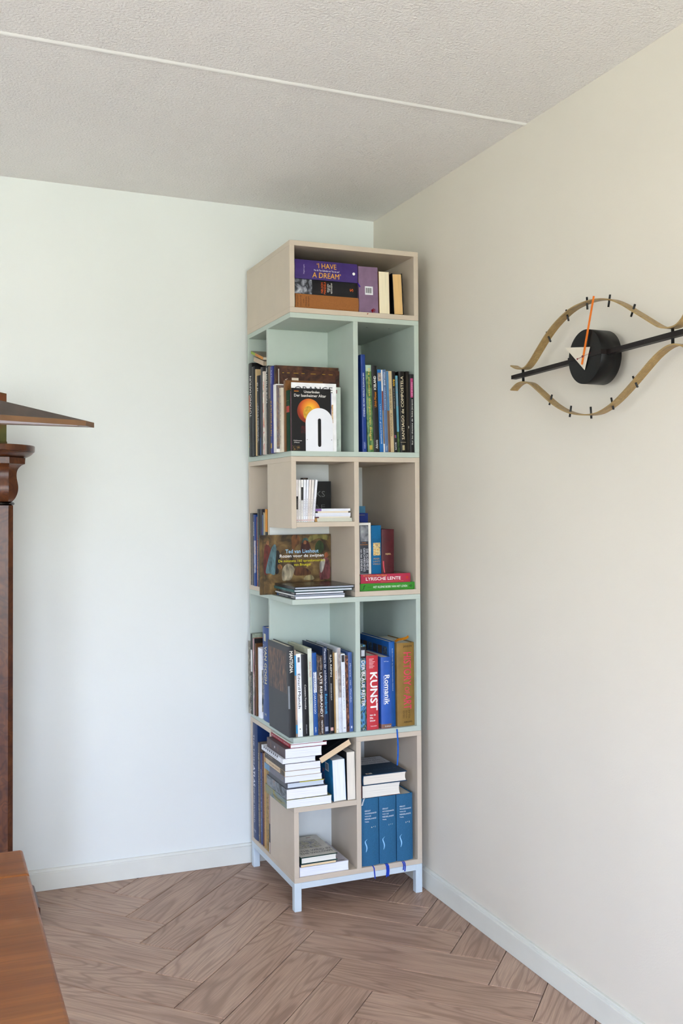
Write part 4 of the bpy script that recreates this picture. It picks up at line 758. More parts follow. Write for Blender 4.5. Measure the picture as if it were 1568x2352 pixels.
art('white spine with a woman painter\'s name in dark letters', 0.2025, 0.0150, 0.8850, -1.0, '#e9edf4', texts=[('sd', 'Charley Toorop', 0.27, 0.56, 0.5, 0.42, '#2f333c'), ('sd', 'Liefde voor Van Gogh', 0.57, 0.72, 0.5, 0.34, '#2f333c'), ('sd', 'W', 0.935, 0.955, 0.5, 0.55, '#2a2a2a')], patches=[('dark_head', 'spine', 0.002, 0.013, 0.250, 0.275, '#3a3a3c')], name=PB, hard=False)
art('dark reddish patterned narrow spine near the divider', 0.2185, 0.0110, 0.8780, -0.9, picture('darkred', ['#1c1416', '#3a2220', '#7a4a36', '#b98a6a'], (140, 140, 50)), name=PB, hard=False)
art('slate blue spine touching the divider', 0.2303, 0.0150, 0.8895, -0.85, '#4a68a6', texts=[('sd', 'Marianne   von   Werefkin', 0.14, 0.63, 0.5, 0.38, '#c3cfe6')], patches=[('logo', 'spine', 0.005, 0.010, 0.012, 0.020, '#dfe6f0')])

# ---- lower mint unit, right
G = 'large art books in the lower right mint compartment'
front('book with a blue and green painted spine and white title', 0.2590, 0.014, W, 0.0240, 0.3060, 0.0, picture('blauereiter', ['#20262e', '#2f6ba6', '#5f9fc4', '#26303c', '#4a6a34', '#b9c2c8', '#3a2a3a'], (40, 40, 20), 2.0), group=G, texts=[('sd', 'DER BLAUE REITER', 0.18, 0.72, 0.5, 0.56, WHITE, 0.03)], patches=[('dark_head', 'spine', 0.0004, 0.0236, 0.258, 0.300, '#24262a'), ('head_emblem', 'spine', 0.005, 0.0185, 0.266, 0.288, '#c9ced4', 0.0004)])
front('bright red book with very large white title', 0.2845, 0.012, W, 0.0455, 0.2665, -0.25, '#d83c46', group=G, texts=[('sd', 'KUNST', 0.225, 0.745, 0.60, 0.66, WHITE, 0.045), ('sh', 'van de', 0.80, 0.52, 0.48, 0.026, WHITE, 0.02), ('sh', '20e', 0.84, 0.28, 0.36, 0.026, WHITE, 0.02), ('sh', 'eeuw', 0.88, 0.46, 0.46, 0.020, WHITE, 0.02), ('sh', 'TASCHEN', 0.953, 0.55, 0.55, 0.014, WHITE)], patches=[('small_print', 'spine', 0.010, 0.010 + w_, 0.253 - 0.0052 * i, 0.2555 - 0.0052 * i, '#f0b4b4') for i, w_ in enumerate((0.018, 0.013, 0.022, 0.017, 0.014, 0.020, 0.015))])
front('medium blue book with a bold white Romanesque title and brown foot', 0.3395, 0.008, W, 0.0400, 0.2585, -0.2, '#2f62c0', group=G, bulge=0.004, texts=[('sd', 'Romanik', 0.25, 0.665, 0.56, 0.50, WHITE, 0.03), ('sd', 'ARCHITEKTUR SKULPTUR MALEREI', 0.26, 0.66, 0.26, 0.11, '#c9d6f0'), ('sh', 'Rolf Toman', 0.06, 0.45, 0.5, 0.016, '#cfdcf2'), ('sh', 'h.f.ullmann', 0.966, 0.6, 0.62, 0.024, WHITE)], patches=[('brown_foot', 'spine', 0.0003, 0.0397, 0.0005, 0.0165, '#8d6450'), ('brown_foot', 'back', 0.15, 0.1995, 0.0005, 0.0165, '#8d6450')])
bb = front('tallest blue book with a row of dark pictures on its cover', 0.3845, 0.030, W, 0.0225, 0.3085, -0.6, '#1f63b4', d=0.29, group=G, texts=[('sd', 'Benedik en Noordelijk', 0.08, 0.235, 0.55, 0.20, '#d3e0f0'), ('sd', 'De Vlaamse Handschriften Nederland', 0.25, 0.58, 0.55, 0.16, '#bcd0ea'), ('sd', 'W Koninklijke Bibliotheek', 0.76, 0.93, 0.55, 0.16, '#123a70')], patches=[('cover_picture', 'back', 0.012 + 0.045 * i, 0.050 + 0.045 * i, 0.245, 0.288, picture('cov%d' % (i % 3), [['#141c2c', '#26344a', '#4a3a2e'], ['#1a2434', '#5a4432', '#3a2a20'], ['#101a2a', '#2c3c50', '#6f7f8a']][i % 3], (80, 80, 80))) for i in range(6)])
ribbon(bb, [(0.012, 0.004, -0.0005), (0.012, -0.020, -0.0008), (0.012, -0.0325, -0.006), (0.013, -0.034, -0.035), (0.014, -0.034, -0.07), (0.0125, -0.0345, -0.105), (0.010, -0.034, -0.135)], 0.0055, '#1c5cb8')
hb = front('thick golden brown art history book with pink title', 0.4080, 0.018, W, 0.0695, 0.3035, -0.2, plain('#9c7836', 0.42, 0.06, 30), 0.22, group=G, bulge=0.004, texts=[('sd', 'HISTORY', 0.115, 0.515, 0.58, 0.44, '#d83a5c', 0.01), ('sd', 'OF', 0.53, 0.615, 0.55, 0.28, '#d83a5c'), ('sd', 'ART', 0.625, 0.80, 0.58, 0.44, '#d83a5c', 0.01), ('sh', 'JANSON', 0.045, 0.50, 0.60, 0.030, '#3a2a14', 0.01), ('sd', 'FIFTH', 0.815, 0.905, 0.66, 0.10, '#4a3618'), ('sd', 'EDITION', 0.815, 0.905, 0.50, 0.10, '#4a3618'), ('sd', 'REVISED', 0.815, 0.905, 0.35, 0.10, '#4a3618'), ('sh', 'ABRAMS', 0.952, 0.50, 0.60, 0.022, '#3a2a14', 0.01)])
def cloth_tag(parent):
    pts = [(0.018, 0.05, 0.3030), (0.022, 0.03, 0.312), (0.030, 0.010, 0.3165), (0.042, 0.004, 0.320), (0.050, 0.004, 0.326)]
    ribbon(parent, pts, 0.018, '#dd8a1c', 'cloth_bookmark', (0.25, 0.9, 0.3))
cloth_tag(hb)

# ---- bottom unit, left back
W = 0.1182; G = 'tall books at the left back of the bottom unit'
left('very tall dark blue atlas at the back of the bottom unit', 0.003, 0.481, 0.060, 0.5690, '#16356c', W, d=0.22, group=G, texts=[('sd', 'THE TIMES', 0.10, 0.36, 0.35, 0.28, '#dfe3ea'), ('sd', 'ATLAS', 0.37, 0.55, 0.35, 0.45, '#eef0f4', 0.02), ('sd', 'OF THE WORLD', 0.56, 0.86, 0.35, 0.26, '#dfe3ea'), ('sh', 'TIMES', 0.93, 0.5, 0.4, 0.02, '#c9d0de')])
left('grey-brown book with pale lettering next to the tall atlas', 0.004, 0.4195, 0.0225, 0.503, '#6e6157', W, d=0.22, group=G, texts=[('sd', 'THE TIMES CATALOGUE OF THE WORLD', 0.10, 0.84, 0.5, 0.44, '#d5cdb4'), ('sh', 'T', 0.94, 0.5, 0.5, 0.03, '#d8c8a0')])
left('blue spine with white Dutch lettering in the bottom unit', 0.006, 0.3965, 0.021, 0.4680, '#2b4584', W, group=G, texts=[('sd', 'Onze Historisch Atlas Nederland', 0.18, 0.86, 0.5, 0.42, '#c9d4e8')])
left('maroon spine with gold letters in the bottom unit', 0.006, 0.3745, 0.0185, 0.4735, '#5a1a1e', W, group=G, texts=[('sd', 'ATLAS DER ALGEMENE GESCHIEDENIS', 0.08, 0.70, 0.5, 0.46, '#b98a5c')])
left('tan spine with a column of small marks', 0.006, 0.3550, 0.024, 0.4750, '#c99c58', W, group=G, texts=[('sd', 'DE GROTE BOSATLAS', 0.35, 0.85, 0.5, 0.22, '#7a5a2c')])
left('golden brown mottled spine', 0.006, 0.3300, 0.038, 0.4225, picture('goldmottle', ['#5a4526', '#8a6c34', '#a98a48', '#6b5730'], (80, 80, 60)), W, group=G)
left('dusty pink spine next to the small compartment panel', 0.004, 0.2910, 0.0255, 0.4165, '#a8887e', W, group=G, patches=[('dark_foot', 'spine', 0.002, 0.020, 0.04, 0.11, '#232c3c'), ('white_foot', 'spine', 0.002, 0.016, 0.002, 0.04, '#c4c0ba')], texts=[('sd', 'GESCHIEDENIS', 0.1, 0.6, 0.3, 0.25, '#e2d2cc')])

# ---- bottom unit, stack on the shelf
W = 0.3642; G = 'pile of books leaning out over the left shelf edge'
def pile(label, u, v, w, t, h, d, cover, yaw=0, **kw): return book(kw.pop('name', PB), label, LL(u, v, w, yaw), t, h, d, cover, group=G, hard=kw.pop('hard', False), pages=kw.pop('pages', '#eef0f2'), **kw)
pile('yellow-green book at the bottom of the left pile', -0.0275, -0.001, W, 0.0300, 0.235, 0.168, picture('yellowgreen', ['#3d4a44', '#6f7a4a', '#a3953a', '#7f8a5a'], (40, 40, 40)), spine=picture('ygspine', ['#4a5f66', '#6d8288', '#8c8440', '#b0962c'], (18, 18, 10), 0.6), texts=[('sd', 'ONTDEKKINGSREIZEN', 0.35, 0.8, 0.4, 0.2, '#3a4038')])
pile('grey picture covered book second from the bottom of the left pile', -0.0265, 0.002, W + 0.0303, 0.0360, 0.215, 0.153, picture('streetscene', ['#26262a', '#4a4e54', '#6f6a68', '#8a98a4'], (40, 40, 30)), spine=picture('street2', ['#1f1f22', '#4f565c', '#7c858c', '#8a6a5a'], (40, 40, 20)), pages='#f2f2f4')
pile('dark book with a yellow stripe on its upper edge in the left pile', -0.0240, 0.004, W + 0.0666, 0.0215, 0.20, 0.1420, '#4c4e55', pages='#cfd8e0', hard=True, bulge=0.0, patches=[('yellow_stripe', 'foot', 0.0188, 0.0213, 0.005, 0.095, '#e0d21e')])
pile('grey book with a light blue spine end in the left pile', -0.0320, 0.003, W + 0.0884, 0.0220, 0.225, 0.1380, '#77757f', spine='#6f6e78', patches=[('blue_end', 'spine', 0.0004, 0.0216, 0.165, 0.2245, '#6a9cc0', 0.0003), ('gold_mark', 'spine', 0.009, 0.013, 0.018, 0.024, '#c9a02e', 0.0003)])
pile('tan and cream spined book under the dark picture spine', -0.0315, 0.002, W + 0.1107, 0.0185, 0.215, 0.1330, '#dcc49c', texts=[('sd', 'NEDERLANDSE VERHALEN', 0.2, 0.7, 0.5, 0.3, '#a86a3c')], patches=[('dark_end', 'spine', 0.0004, 0.018, 0.002, 0.05, picture('darkend', ['#1e1812', '#4a3a20', '#8a6a2a'], (100, 100, 60)))])
pile('dark picture spined book with faint white name in the left pile', -0.0317, 0.001, W + 0.1295, 0.0255, 0.225, 0.1325, picture('darkpainting', ['#161514', '#2a2622', '#4a3524', '#2f2c20'], (40, 40, 22)), texts=[('sd', 'Ilse Vanden', 0.06, 0.40, 0.6, 0.22, '#b9b6ac')], pages='#f0f1f2')
pile('thin white book with black toothed pattern on its spine', -0.0385, 0.004, W + 0.1553, 0.0170, 0.238, 0.1210, '#e9ebf0', patches=[('black_tooth', 'spine', 0.010, 0.0168, 0.20 - 0.021 * i, 0.212 - 0.021 * i, '#1b1b20') for i in range(8)], texts=[('sd', 'DIRK DE WACHTER', 0.25, 0.75, 0.3, 0.2, '#4a4a54')])
pile('thick plum brown book below the red one', -0.0300, 0.003, W + 0.1726, 0.0345, 0.200, 0.1360, '#493438', texts=[('sh', 'BORDER', 0.22, 0.62, 0.5, 0.06, '#8a6a5c'), ('sh', 'TIMES', 0.62, 0.55, 0.5, 0.06, '#8a6a5c')], patches=[('round_mark', 'spine', 0.013, 0.021, 0.108, 0.117, '#d9d3d6', 0.0003)])
pile('red book with white author name near the top of the left pile', -0.0100, 0.003, W + 0.2074, 0.0120, 0.215, 0.1355, '#b61e30', texts=[('sd', 'Dirk De Wachter | Wachten', 0.14, 0.92, 0.5, 0.55, '#f0e2e2')], patches=[('round_mark', 'spine', 0.004, 0.008, 0.196, 0.202, '#f0e2e2', 0.0003)])
pile('pale greenish booklet squeezed under the mint board', -0.0065, 0.005, W + 0.2196, 0.0032, 0.205, 0.118, '#dfe3d3')
G = 'books to the right of the left pile'
book(PB, 'thick turquoise covered book showing its white page edges and a barcode', FF(0.2010, 0.010, W, 0.17, -2.2, 0.050), 0.0480, 0.1470, 0.17, '#2a86b8', '#f2f5f5', hard=False, group=G, hollow=0.002,
     patches=[('barcode_sticker', 'front', 0.100, 0.135, 0.098, 0.128, '#e9edf0')] + [('barcode_bar', 'front', 0.104 + 0.0034 * i, 0.1058 + 0.0034 * i, 0.102, 0.124, INK, 0.0004) for i in range(8)] + [('cover_print', 'front', 0.03, 0.09, 0.02, 0.10, picture('tealprint', ['#14508c', '#1f6fae', '#b9743c'], (30, 30, 30)), 0.0001)])
book(PB, 'black covered book with cream page edges against the divider', FF(0.2365, 0.008, W, 0.17, -0.8, 0.033), 0.0325, 0.1710, 0.17, '#1d1b1a', '#ece4d4', hard=False, group=G, hollow=0.001)
book(PB, 'black paperback with tan pages lying aslant on the upright books', T(0.1055, 0.004, W + 0.1420) @ RY(-26.5) @ MLL, 0.0225, 0.19, 0.128, '#131518', '#e6cba6', hard=False, group=G, patches=[('dotted_line', 'front', 0.004 + 0.006 * i, 0.007 + 0.006 * i, 0.03, 0.0312, '#b9bcc0') for i in range(18)])
# ---- bottom unit, small compartment
W = 0.1182; G = 'books lying in the lowest small compartment'
book(PB, 'thick white paged book at the bottom of the lowest compartment', LL(0.0210, 0.006, W), 0.0335, 0.215, 0.1850, '#c6c3cb', '#eef0f8', hard=False, group=G, texts=[('f', 'omwelder', 'front', 0.150, 0.010, 0.052, 0.006, 3, INK, 0.02)], patches=[('red_mark', 'front', 0.139, 0.146, 0.064, 0.070, '#a8323c'), ('red_mark', 'front', 0.150, 0.158, 0.040, 0.046, '#a8323c'), ('black_mark', 'front', 0.136, 0.143, 0.105, 0.110, '#3a3236')])
book(PB, 'thin cream book with a navy and mustard lower cover', LL(0.0235, 0.001, W + 0.0338), 0.0098, 0.195, 0.1330, '#1e2f66', '#ead3a8', hard=False, group=G, patches=[('mustard_end', 'foot', 0.0, 0.0014, 0.118, 0.1328, '#b9923a', 0.0003)])
book(HB, 'dark green bound storybook with a sketched riverside jacket on top', LL(0.0240, 0.000, W + 0.0440), 0.0245, 0.205, 0.1370, '#1d4238', '#efece0', hard=True, group=G, bulge=0.0,
     texts=[('f', 'THE WIND IN', 'front', 0.075, 0.056, 0.112, 0.016, 0, '#5a5858', 0.0), ('f', 'THE WILLOWS', 'front', 0.070, 0.032, 0.122, 0.016, 0, '#5a5858', 0.0)],
     patches=[('jacket', 'front', 0.0005, 0.1362, 0.0008, 0.2042, '#d6d2c6', 0.0005), ('jacket_drawing', 'front', 0.004, 0.112, 0.082, 0.165, picture('sketch', ['#77747a', '#a29f9c', '#c9c3b4', '#a8a47c', '#8f8a94'], (60, 45, 45), 2.0), 0.0008), ('red_mark', 'front', 0.088, 0.106, 0.186, 0.193, '#b08a80', 0.0008)])
# ---- bottom unit, right: three dictionaries
G = 'blue dictionary volumes'
for i, (u, t, ln, rng, lab) in enumerate(((0.2610, 0.0668, -0.35, 'a \u2022 i', 'first blue dictionary volume, beside the divider'), (0.3302, 0.0660, -0.2, 'j \u2022 r', 'middle blue dictionary volume'), (0.3995, 0.0640, -0.2, 's \u2022 z', 'third blue dictionary volume, nearest the right panel'))):
    b = book(HB, lab, SF(u, 0.012, W, ln), t, 0.2430, 0.19, 'cloth:#2c6287', '#ddd6c8', group=G, bulge=0.0045,
        texts=[('f', s, 'spine', t * 0.17 + w_ / 2, 0.243 * (1 - f_), w_, hh, 0, '#e6ecf0') for s, w_, f_, hh in (('GROOT', 0.022, 0.183, 0.0052), ('WOORDENBOEK', 0.047, 0.222, 0.0048), ('VAN DE', 0.024, 0.262, 0.0042), ('NEDERLANDSE', 0.045, 0.302, 0.0052), ('TAAL', 0.016, 0.343, 0.0042))] + [('f', rng, 'spine', t * 0.66, 0.243 * 0.572, 0.018, 0.0055, 0, '#e2dcd2')])
    fn = face_fn(dict(t=t, h=0.243, d=0.19, bulge=0.0045), 'spine'); pts = []
    for j in range(13):
        s_ = j / 12.0; pts.append((t * (0.22 + 0.05 * math.sin(s_ * 5.2) + (0.12 * max(0, s_ - 0.82) / 0.18)), 0.243 * (0.21 + 0.19 * s_)))
    v = []
    for j, (a, z) in enumerate(pts):
        wd = 0.0006 + 0.0017 * math.sin(math.pi * min(1, j / 12.0 * 0.95 + 0.05)); v += [fn(a - wd, z, 0.0005), fn(a + wd, z, 0.0005)]
    mesh_obj('light_blue_stroke', v, [(2 * j, 2 * j + 1, 2 * j + 3, 2 * j + 2) for j in range(12)], ink('#8fc4ea'), b)
    for dx, ln2 in (((0.038, 0.045),) if i == 0 else ((0.018, 0.046), (0.026, 0.044), (0.022, 0.042)) if i == 1 else ((0.016, 0.030), (0.022, 0.036))):
        ribbon(b, [(dx, 0.004, -0.0004), (dx, -0.012, -0.0006), (dx + 0.002, -0.0155, -0.006), (dx + 0.004, -0.0150, -0.5 * ln2), (dx + (0.006 if i == 0 else 0.002), -0.0145, -ln2)], 0.0042, '#1c3fae')
G = 'books lying on the dictionaries'
b = book(HB, 'thick white paged book lying directly on the dictionaries', LL(0.2630, 0.010, W + 0.2440), 0.0455, 0.22, 0.150, '#223a52', '#efe9dc', hard=False, group=G, hollow=0.004, spine='#7c3a38', patches=[('brown_strip', 'foot', 0.0, 0.0016, 0.0, 0.075, '#7a4a3c', 0.0003)])
ribbon(b, [(0.003, 0.012, -0.0005), (0.000, 0.004, -0.006), (-0.012, -0.004, -0.012), (-0.020, -0.008, -0.0155)], 0.006, '#b9c0c4', wdir=(0.2, 1, 0))
book(HB, 'dark teal book with a white cover panel lying on the right stack', LL(0.2650, 0.006, W + 0.2900), 0.0370, 0.235, 0.174, '#15405f', '#f0e6d6', group=G, bulge=0.003, patches=[('white_panel', 'front', 0.012, 0.172, 0.135, 0.233, '#d5d8dc'), ('orange_sticker', 'front', 0.018, 0.042, 0.010, 0.024, '#e9e3da', 0.0003), ('sticker_mark', 'front', 0.022, 0.030, 0.012, 0.021, '#b0705c', 0.0005)],
     texts=[('f', 'nederlandse', 'front', 0.085, 0.212, 0.12, 0.016, 0, '#8d9298'), ('f', 'woorden', 'front', 0.105, 0.182, 0.085, 0.016, 0, '#8d9298'), ('f', 'wereldwijd', 'front', 0.105, 0.152, 0.105, 0.016, 0, '#8d9298'), ('f', 'Nicoline van der Sijs', 'front', 0.110, 0.052, 0.09, 0.008, 0, '#7f97a8')])

# ------------------------------------------------------------------ wall clock shaped like an eye
def catmull(pts, k=6):
    out = []
    P_ = [pts[0]] + list(pts) + [pts[-1]]
    for i in range(1, len(P_) - 2):
        p0, p1, p2, p3 = P_[i - 1], P_[i], P_[i + 1], P_[i + 2]
        for j in range(k):
            t = j / k
            out.append(tuple(0.5 * (2 * p1[a] + (p2[a] - p0[a]) * t + (2 * p0[a] - 5 * p1[a] + 4 * p2[a] - p3[a]) * t * t + (3 * p1[a] - p0[a] - 3 * p2[a] + p3[a]) * t ** 3) for a in (0, 1)))
    out.append(tuple(pts[-1])); return out
def clock():
    # local frame: x = along the wall towards the camera, y = out of the wall, z = up
    r = empty('wall_clock', Matrix(((0, -1, 0, 0.0), (-1, 0, 0, -1.588), (0, 0, 1, 1.813), (0, 0, 0, 1)))); tag(r, 'eye-shaped wooden wall clock with black drum and orange minute hand', 'clock')
    brass = wood_mat('bentwood', '#7d6033', '#a58653', '#b59862', contour=4, sx=6, sy=40, rough=0.4, rnd=False, line=0.4)
    top = [(-0.394, 0.0263), (-0.3615, 0.0133), (-0.3233, 0.0101), (-0.2923, 0.0249), (-0.2559, 0.0538), (-0.2145, 0.0861), (-0.1741, 0.111), (-0.1292, 0.131), (-0.0855, 0.144), (-0.043, 0.1488), (-0.0017, 0.1497), (0.0434, 0.1447), (0.0872, 0.1339), (0.1298, 0.1148), (0.1711, 0.091), (0.2111, 0.0679), (0.2458, 0.0476), (0.2712, 0.034), (0.2919, 0.0277), (0.3124, 0.0252), (0.3324, 0.0273), (0.3482, 0.0356), (0.3592, 0.0459), (0.366, 0.056)]
    bot = [(-0.3936, -0.0478), (-0.3708, -0.0362), (-0.3484, -0.0308), (-0.323, -0.0313), (-0.2918, -0.04), (-0.2551, -0.0611), (-0.2133, -0.0873), (-0.1726, -0.1112), (-0.1275, -0.1317), (-0.0836, -0.1452), (-0.0307, -0.1539), (0.0204, -0.1552), (0.06, -0.1471), (0.0984, -0.1326), (0.1358, -0.1126), (0.1722, -0.0901), (0.2076, -0.0669), (0.2421, -0.0442), (0.2716, -0.0285), (0.3004, -0.0187), (0.3247, -0.0168), (0.3446, -0.0212), (0.3596, -0.0275), (0.372, -0.036)]
    y0, y1, th = 0.054, 0.080, 0.0036
    for nm, pts in (('upper_lid', top), ('lower_lid', bot)):
        cp = catmull(pts, 5); v = []; f = []
        for i, p in enumerate(cp):
            a = Vector(cp[max(0, i - 1)]); b = Vector(cp[min(len(cp) - 1, i + 1)]); d = (b - a).normalized(); n = Vector((-d.y, d.x)) * th / 2
            for (s, yy) in ((1, y1), (-1, y1), (-1, y0), (1, y0)): v.append((p[0] + n.x * s, yy, p[1] + n.y * s))
        for i in range(len(cp) - 1):
            for q in range(4): f.append((4 * i + q, 4 * i + (q + 1) % 4, 4 * i + 4 + (q + 1) % 4, 4 * i + 4 + q))
        m = 4 * (len(cp) - 1); f += [(3, 2, 1, 0), (m, m + 1, m + 2, m + 3)]
        o = mesh_obj(nm, v, f, brass, r)
        bm = bmesh.new(); bm.from_mesh(o.data); bmesh.ops.recalc_face_normals(bm, faces=bm.faces[:]); bm.to_mesh(o.data); bm.free()
    dk = plain('#140c0a', 0.45, 0.1, 50, 0.3, 'ebony')
    bar = [(-0.3886, -0.0156), (-0.3886, -0.0043), (0.372, 0.0150), (0.372, 0.0020)]
    v, f = extrude_poly(bar, lambda p, k: (p[0], 0.080 if k == 0 else 0.062, p[1])); o = mesh_obj('crossbar', v, f, dk, r)
    pegs = [((-0.1247, 0.1474), (-0.1129, 0.1152)), ((-0.0298, 0.1646), (-0.027, 0.1311)), ((0.0701, 0.1522), (0.0631, 0.1208)), ((0.1704, 0.1082), (0.1548, 0.0794)), ((-0.2204, 0.1013), (-0.1998, 0.0707)), ((-0.1919, -0.0823), (-0.205, -0.1102)), ((-0.0994, -0.1225), (-0.1063, -0.1531)), ((-0.011, -0.1339), (-0.0077, -0.1654)), ((0.0766, -0.1184), (0.0864, -0.1496)), ((0.1634, -0.0732), (0.1815, -0.1022))]
    for a, b in pegs: tube('hour_peg', [(a[0], 0.067, a[1]), (b[0], 0.067, b[1])], 0.0028, M_BLACK, r, 10)
    for a, b in (((-0.3436, 0.0128), (-0.3414, -0.0285)), ((0.3085, 0.0281), (0.3096, -0.0123))): tube('post', [(a[0], 0.067, a[1]), (b[0], 0.067, b[1])], 0.0040, M_BLACK, r, 10)
    n = 64; ra = 0.0725; cz = -0.002; v = []; f = []
    for (yy, rr) in ((0.0, 0.028), (0.031, 0.028), (0.031, ra), (0.0945, ra), (0.0952, ra - 0.0007)):
        v += [(rr * math.cos(2 * math.pi * i / n), yy, cz + rr * math.sin(2 * math.pi * i / n)) for i in range(n)]
    for k in range(4): f += [(k * n + i, k * n + (i + 1) % n, (k + 1) * n + (i + 1) % n, (k + 1) * n + i) for i in range(n)]
    f.append(tuple(range(4 * n, 5 * n))); o = mesh_obj('drum', v, f, plain('#070707', 0.42, 0.05, 20, 0.3, 'drum_lacquer'), r)
    bm = bmesh.new(); bm.from_mesh(o.data); bmesh.ops.recalc_face_normals(bm, faces=bm.faces[:]); bm.to_mesh(o.data); bm.free()
    for p in o.data.polygons: p.use_smooth = len(p.vertices) == 4
    for e in o.data.edges: pass
    tube('spindle', [(0, 0.0945, -0.002), (0, 0.1032, -0.002)], 0.003, M_BLACK, r, 12)
    # a slim front bar lies over the drum face
    v, f = extrude_poly([(-0.0735, -0.0070), (-0.0735, 0.0040), (0.0735, 0.0080), (0.0735, -0.0045)], lambda p, k: (p[0], 0.0972 if k == 0 else 0.079, p[1])); mesh_obj('crossbar_front', v, f, dk, r)
    tri = [(-0.0825, 0.0338), (0.0275, 0.0196), (0.0048, -0.0384)]
    v, f = extrude_poly(tri, lambda p, k: (p[0], 0.0992 if k == 0 else 0.0980, p[1])); mesh_obj('hour_hand', v, f, plain('#d8cfbd', 0.5, 0.02, 20, 0.2, 'cream_lacquer'), r)
    a, b = Vector((-0.0047, -0.0227)), Vector((0.0462, 0.1501)); d = (b - a).normalized(); q = Vector((-d.y, d.x)) * 0.0036
    v, f = extrude_poly([tuple(a - q), tuple(b - q), tuple(b + q), tuple(a + q)], lambda p, k: (p[0], 0.1012 if k == 0 else 0.1000, p[1])); mesh_obj('minute_hand', v, f, plain('#e2741a', 0.45, 0.03, 30, 0.2, 'orange_lacquer'), r)
    red = plain('#9c1c22', 0.4, 0.05, 30)
    s = tube('second_hand', [(-0.0223, 0.1028, -0.0058), (0.0362, 0.1028, 0.0027)], 0.0005, red, r, 6)
    for p_, rr in (((-0.0223, -0.0058), 0.0021), ((0, -0.0025), 0.0026)): tube('second_hand_boss', [(p_[0], 0.1018, p_[1]), (p_[0], 0.1036, p_[1])], rr, red, r, 12)
clock()

# ------------------------------------------------------------------ carved pedestal with a patinated post on it
PC = (-1.5225, -0.22)
def pedestal():
    r = empty('pedestal_column', T(PC[0], PC[1], 0.0)); tag(r, 'dark carved wooden pedestal column at the left edge', 'pedestal')
    def ring(rad, a=None):
        rad *= 1.06; a = 0.057 if a is None else a * 1.06
        a = min(a, rad * 0.80)
        return [(-a, -rad), (a, -rad), (rad, -a), (rad, a), (a, rad), (-a, rad), (-rad, a), (-rad, -a)]
    def loft(nm, prof, mat, a=None, fine=False):
        if fine: prof = catmull(prof, 5)
        v = []; f = []
        for (z, rad) in prof: v += [(p[0], p[1], z) for p in ring(rad, a)]
        for k in range(len(prof) - 1): f += [(k * 8 + i, k * 8 + (i + 1) % 8, (k + 1) * 8 + (i + 1) % 8, (k + 1) * 8 + i) for i in range(8)]
        f.append(tuple(range(7, -1, -1))); f.append(tuple(range((len(prof) - 1) * 8, len(prof) * 8))); return mesh_obj(nm, v, f, mat, r)
    def lathe(nm, prof, mat, n=96):
        prof = catmull(prof, 3)
        v = []; f = []
        for (z, rad) in [(p[0], p[1] * 1.06) for p in prof]: v += [(rad * math.cos(2 * math.pi * i / n), rad * math.sin(2 * math.pi * i / n), z) for i in range(n)]
        for k in range(len(prof) - 1): f += [(k * n + i, k * n + (i + 1) % n, (k + 1) * n + (i + 1) % n, (k + 1) * n + i) for i in range(n)]
        f.append(tuple(range(n - 1, -1, -1))); f.append(tuple(range((len(prof) - 1) * n, len(prof) * n))); return mesh_obj(nm, v, f, mat, r, smooth=False)
    def z(py): return 1.4122 + (1160 - py) * 0.00144
    loft('plinth', [(0.0, 0.15), (0.06, 0.15), (0.075, 0.13), (0.12, 0.125), (0.14, 0.10)], M_COLUMN, 0.10)
    loft('shaft', [(0.14, 0.0700), (1.4, 0.0690), (z(1161), 0.0690)], M_COLUMN)
    lathe('bead_ring', [(z(1161), 0.070), (z(1159.5), 0.0755), (z(1157), 0.0775), (z(1154), 0.0755), (z(1152), 0.070)], plain('#17100d', 0.25, 0.1, 40, 0.5, 'dark_bead'))
    loft('bulb', [(z(1152), 0.066), (z(1146), 0.0735), (z(1137), 0.0800), (z(1127), 0.0838), (z(1117), 0.0845), (z(1107), 0.0825), (z(1097), 0.0800), (z(1088), 0.0795), (z(1080), 0.0815), (z(1073), 0.0865), (z(1067), 0.0950), (z(1064), 0.1030)], M_COLUMN, fine=True)
    loft('collar', [(z(1063.8), 0.1050), (z(1049.5), 0.1060)], M_COLUMN)
    lathe('cap_moulding', [(z(1049.4), 0.088), (z(1048.5), 0.108), (z(1046), 0.118), (z(1042), 0.127), (z(1037), 0.134), (z(1035), 0.1345)], M_COLUMN)
    lathe('cap_plate', [(z(1034.8), 0.136), (z(1033), 0.1390), (z(1022), 0.1395), (z(1020), 0.1375)], M_COLUMN)
    return z(1020)
ztop = pedestal()
def patina():
    m, nt, b = base_mat('rust_patina', 0.7, 0.3); co = objcoord(nt, (9, 9, 9)); n = N(nt, 'ShaderNodeTexNoise'); n.inputs['Scale'].default_value = 1; n.inputs['Detail'].default_value = 8; L(nt, co, n.inputs['Vector'])
    L(nt, ramp(nt, n.outputs['Fac'], [(0.35, '#6e2a10'), (0.48, '#5a3814'), (0.60, '#4c4a1c'), (0.72, '#2e3018')]), b.inputs['Base Color']); return m
def post_sculpture():
    r = empty('sculpture_post', T(PC[0], PC[1], ztop + 0.0005)); tag(r, 'square post with rust and olive patina standing on the pedestal', 'sculpture')
    m = patina(); hh = 1.786 - ztop
    v, f = box_vf(-0.052, 0.052, -0.052, 0.052, 0.012, hh); v[4] = (-0.052, -0.052, hh + 0.02); v[7] = (-0.052, 0.052, hh + 0.02); mesh_obj('shaft', v, f, m, r)
    box('foot', -0.054, 0.054, -0.054, 0.054, 0, 0.012, m, r, 0.002)
post_sculpture()

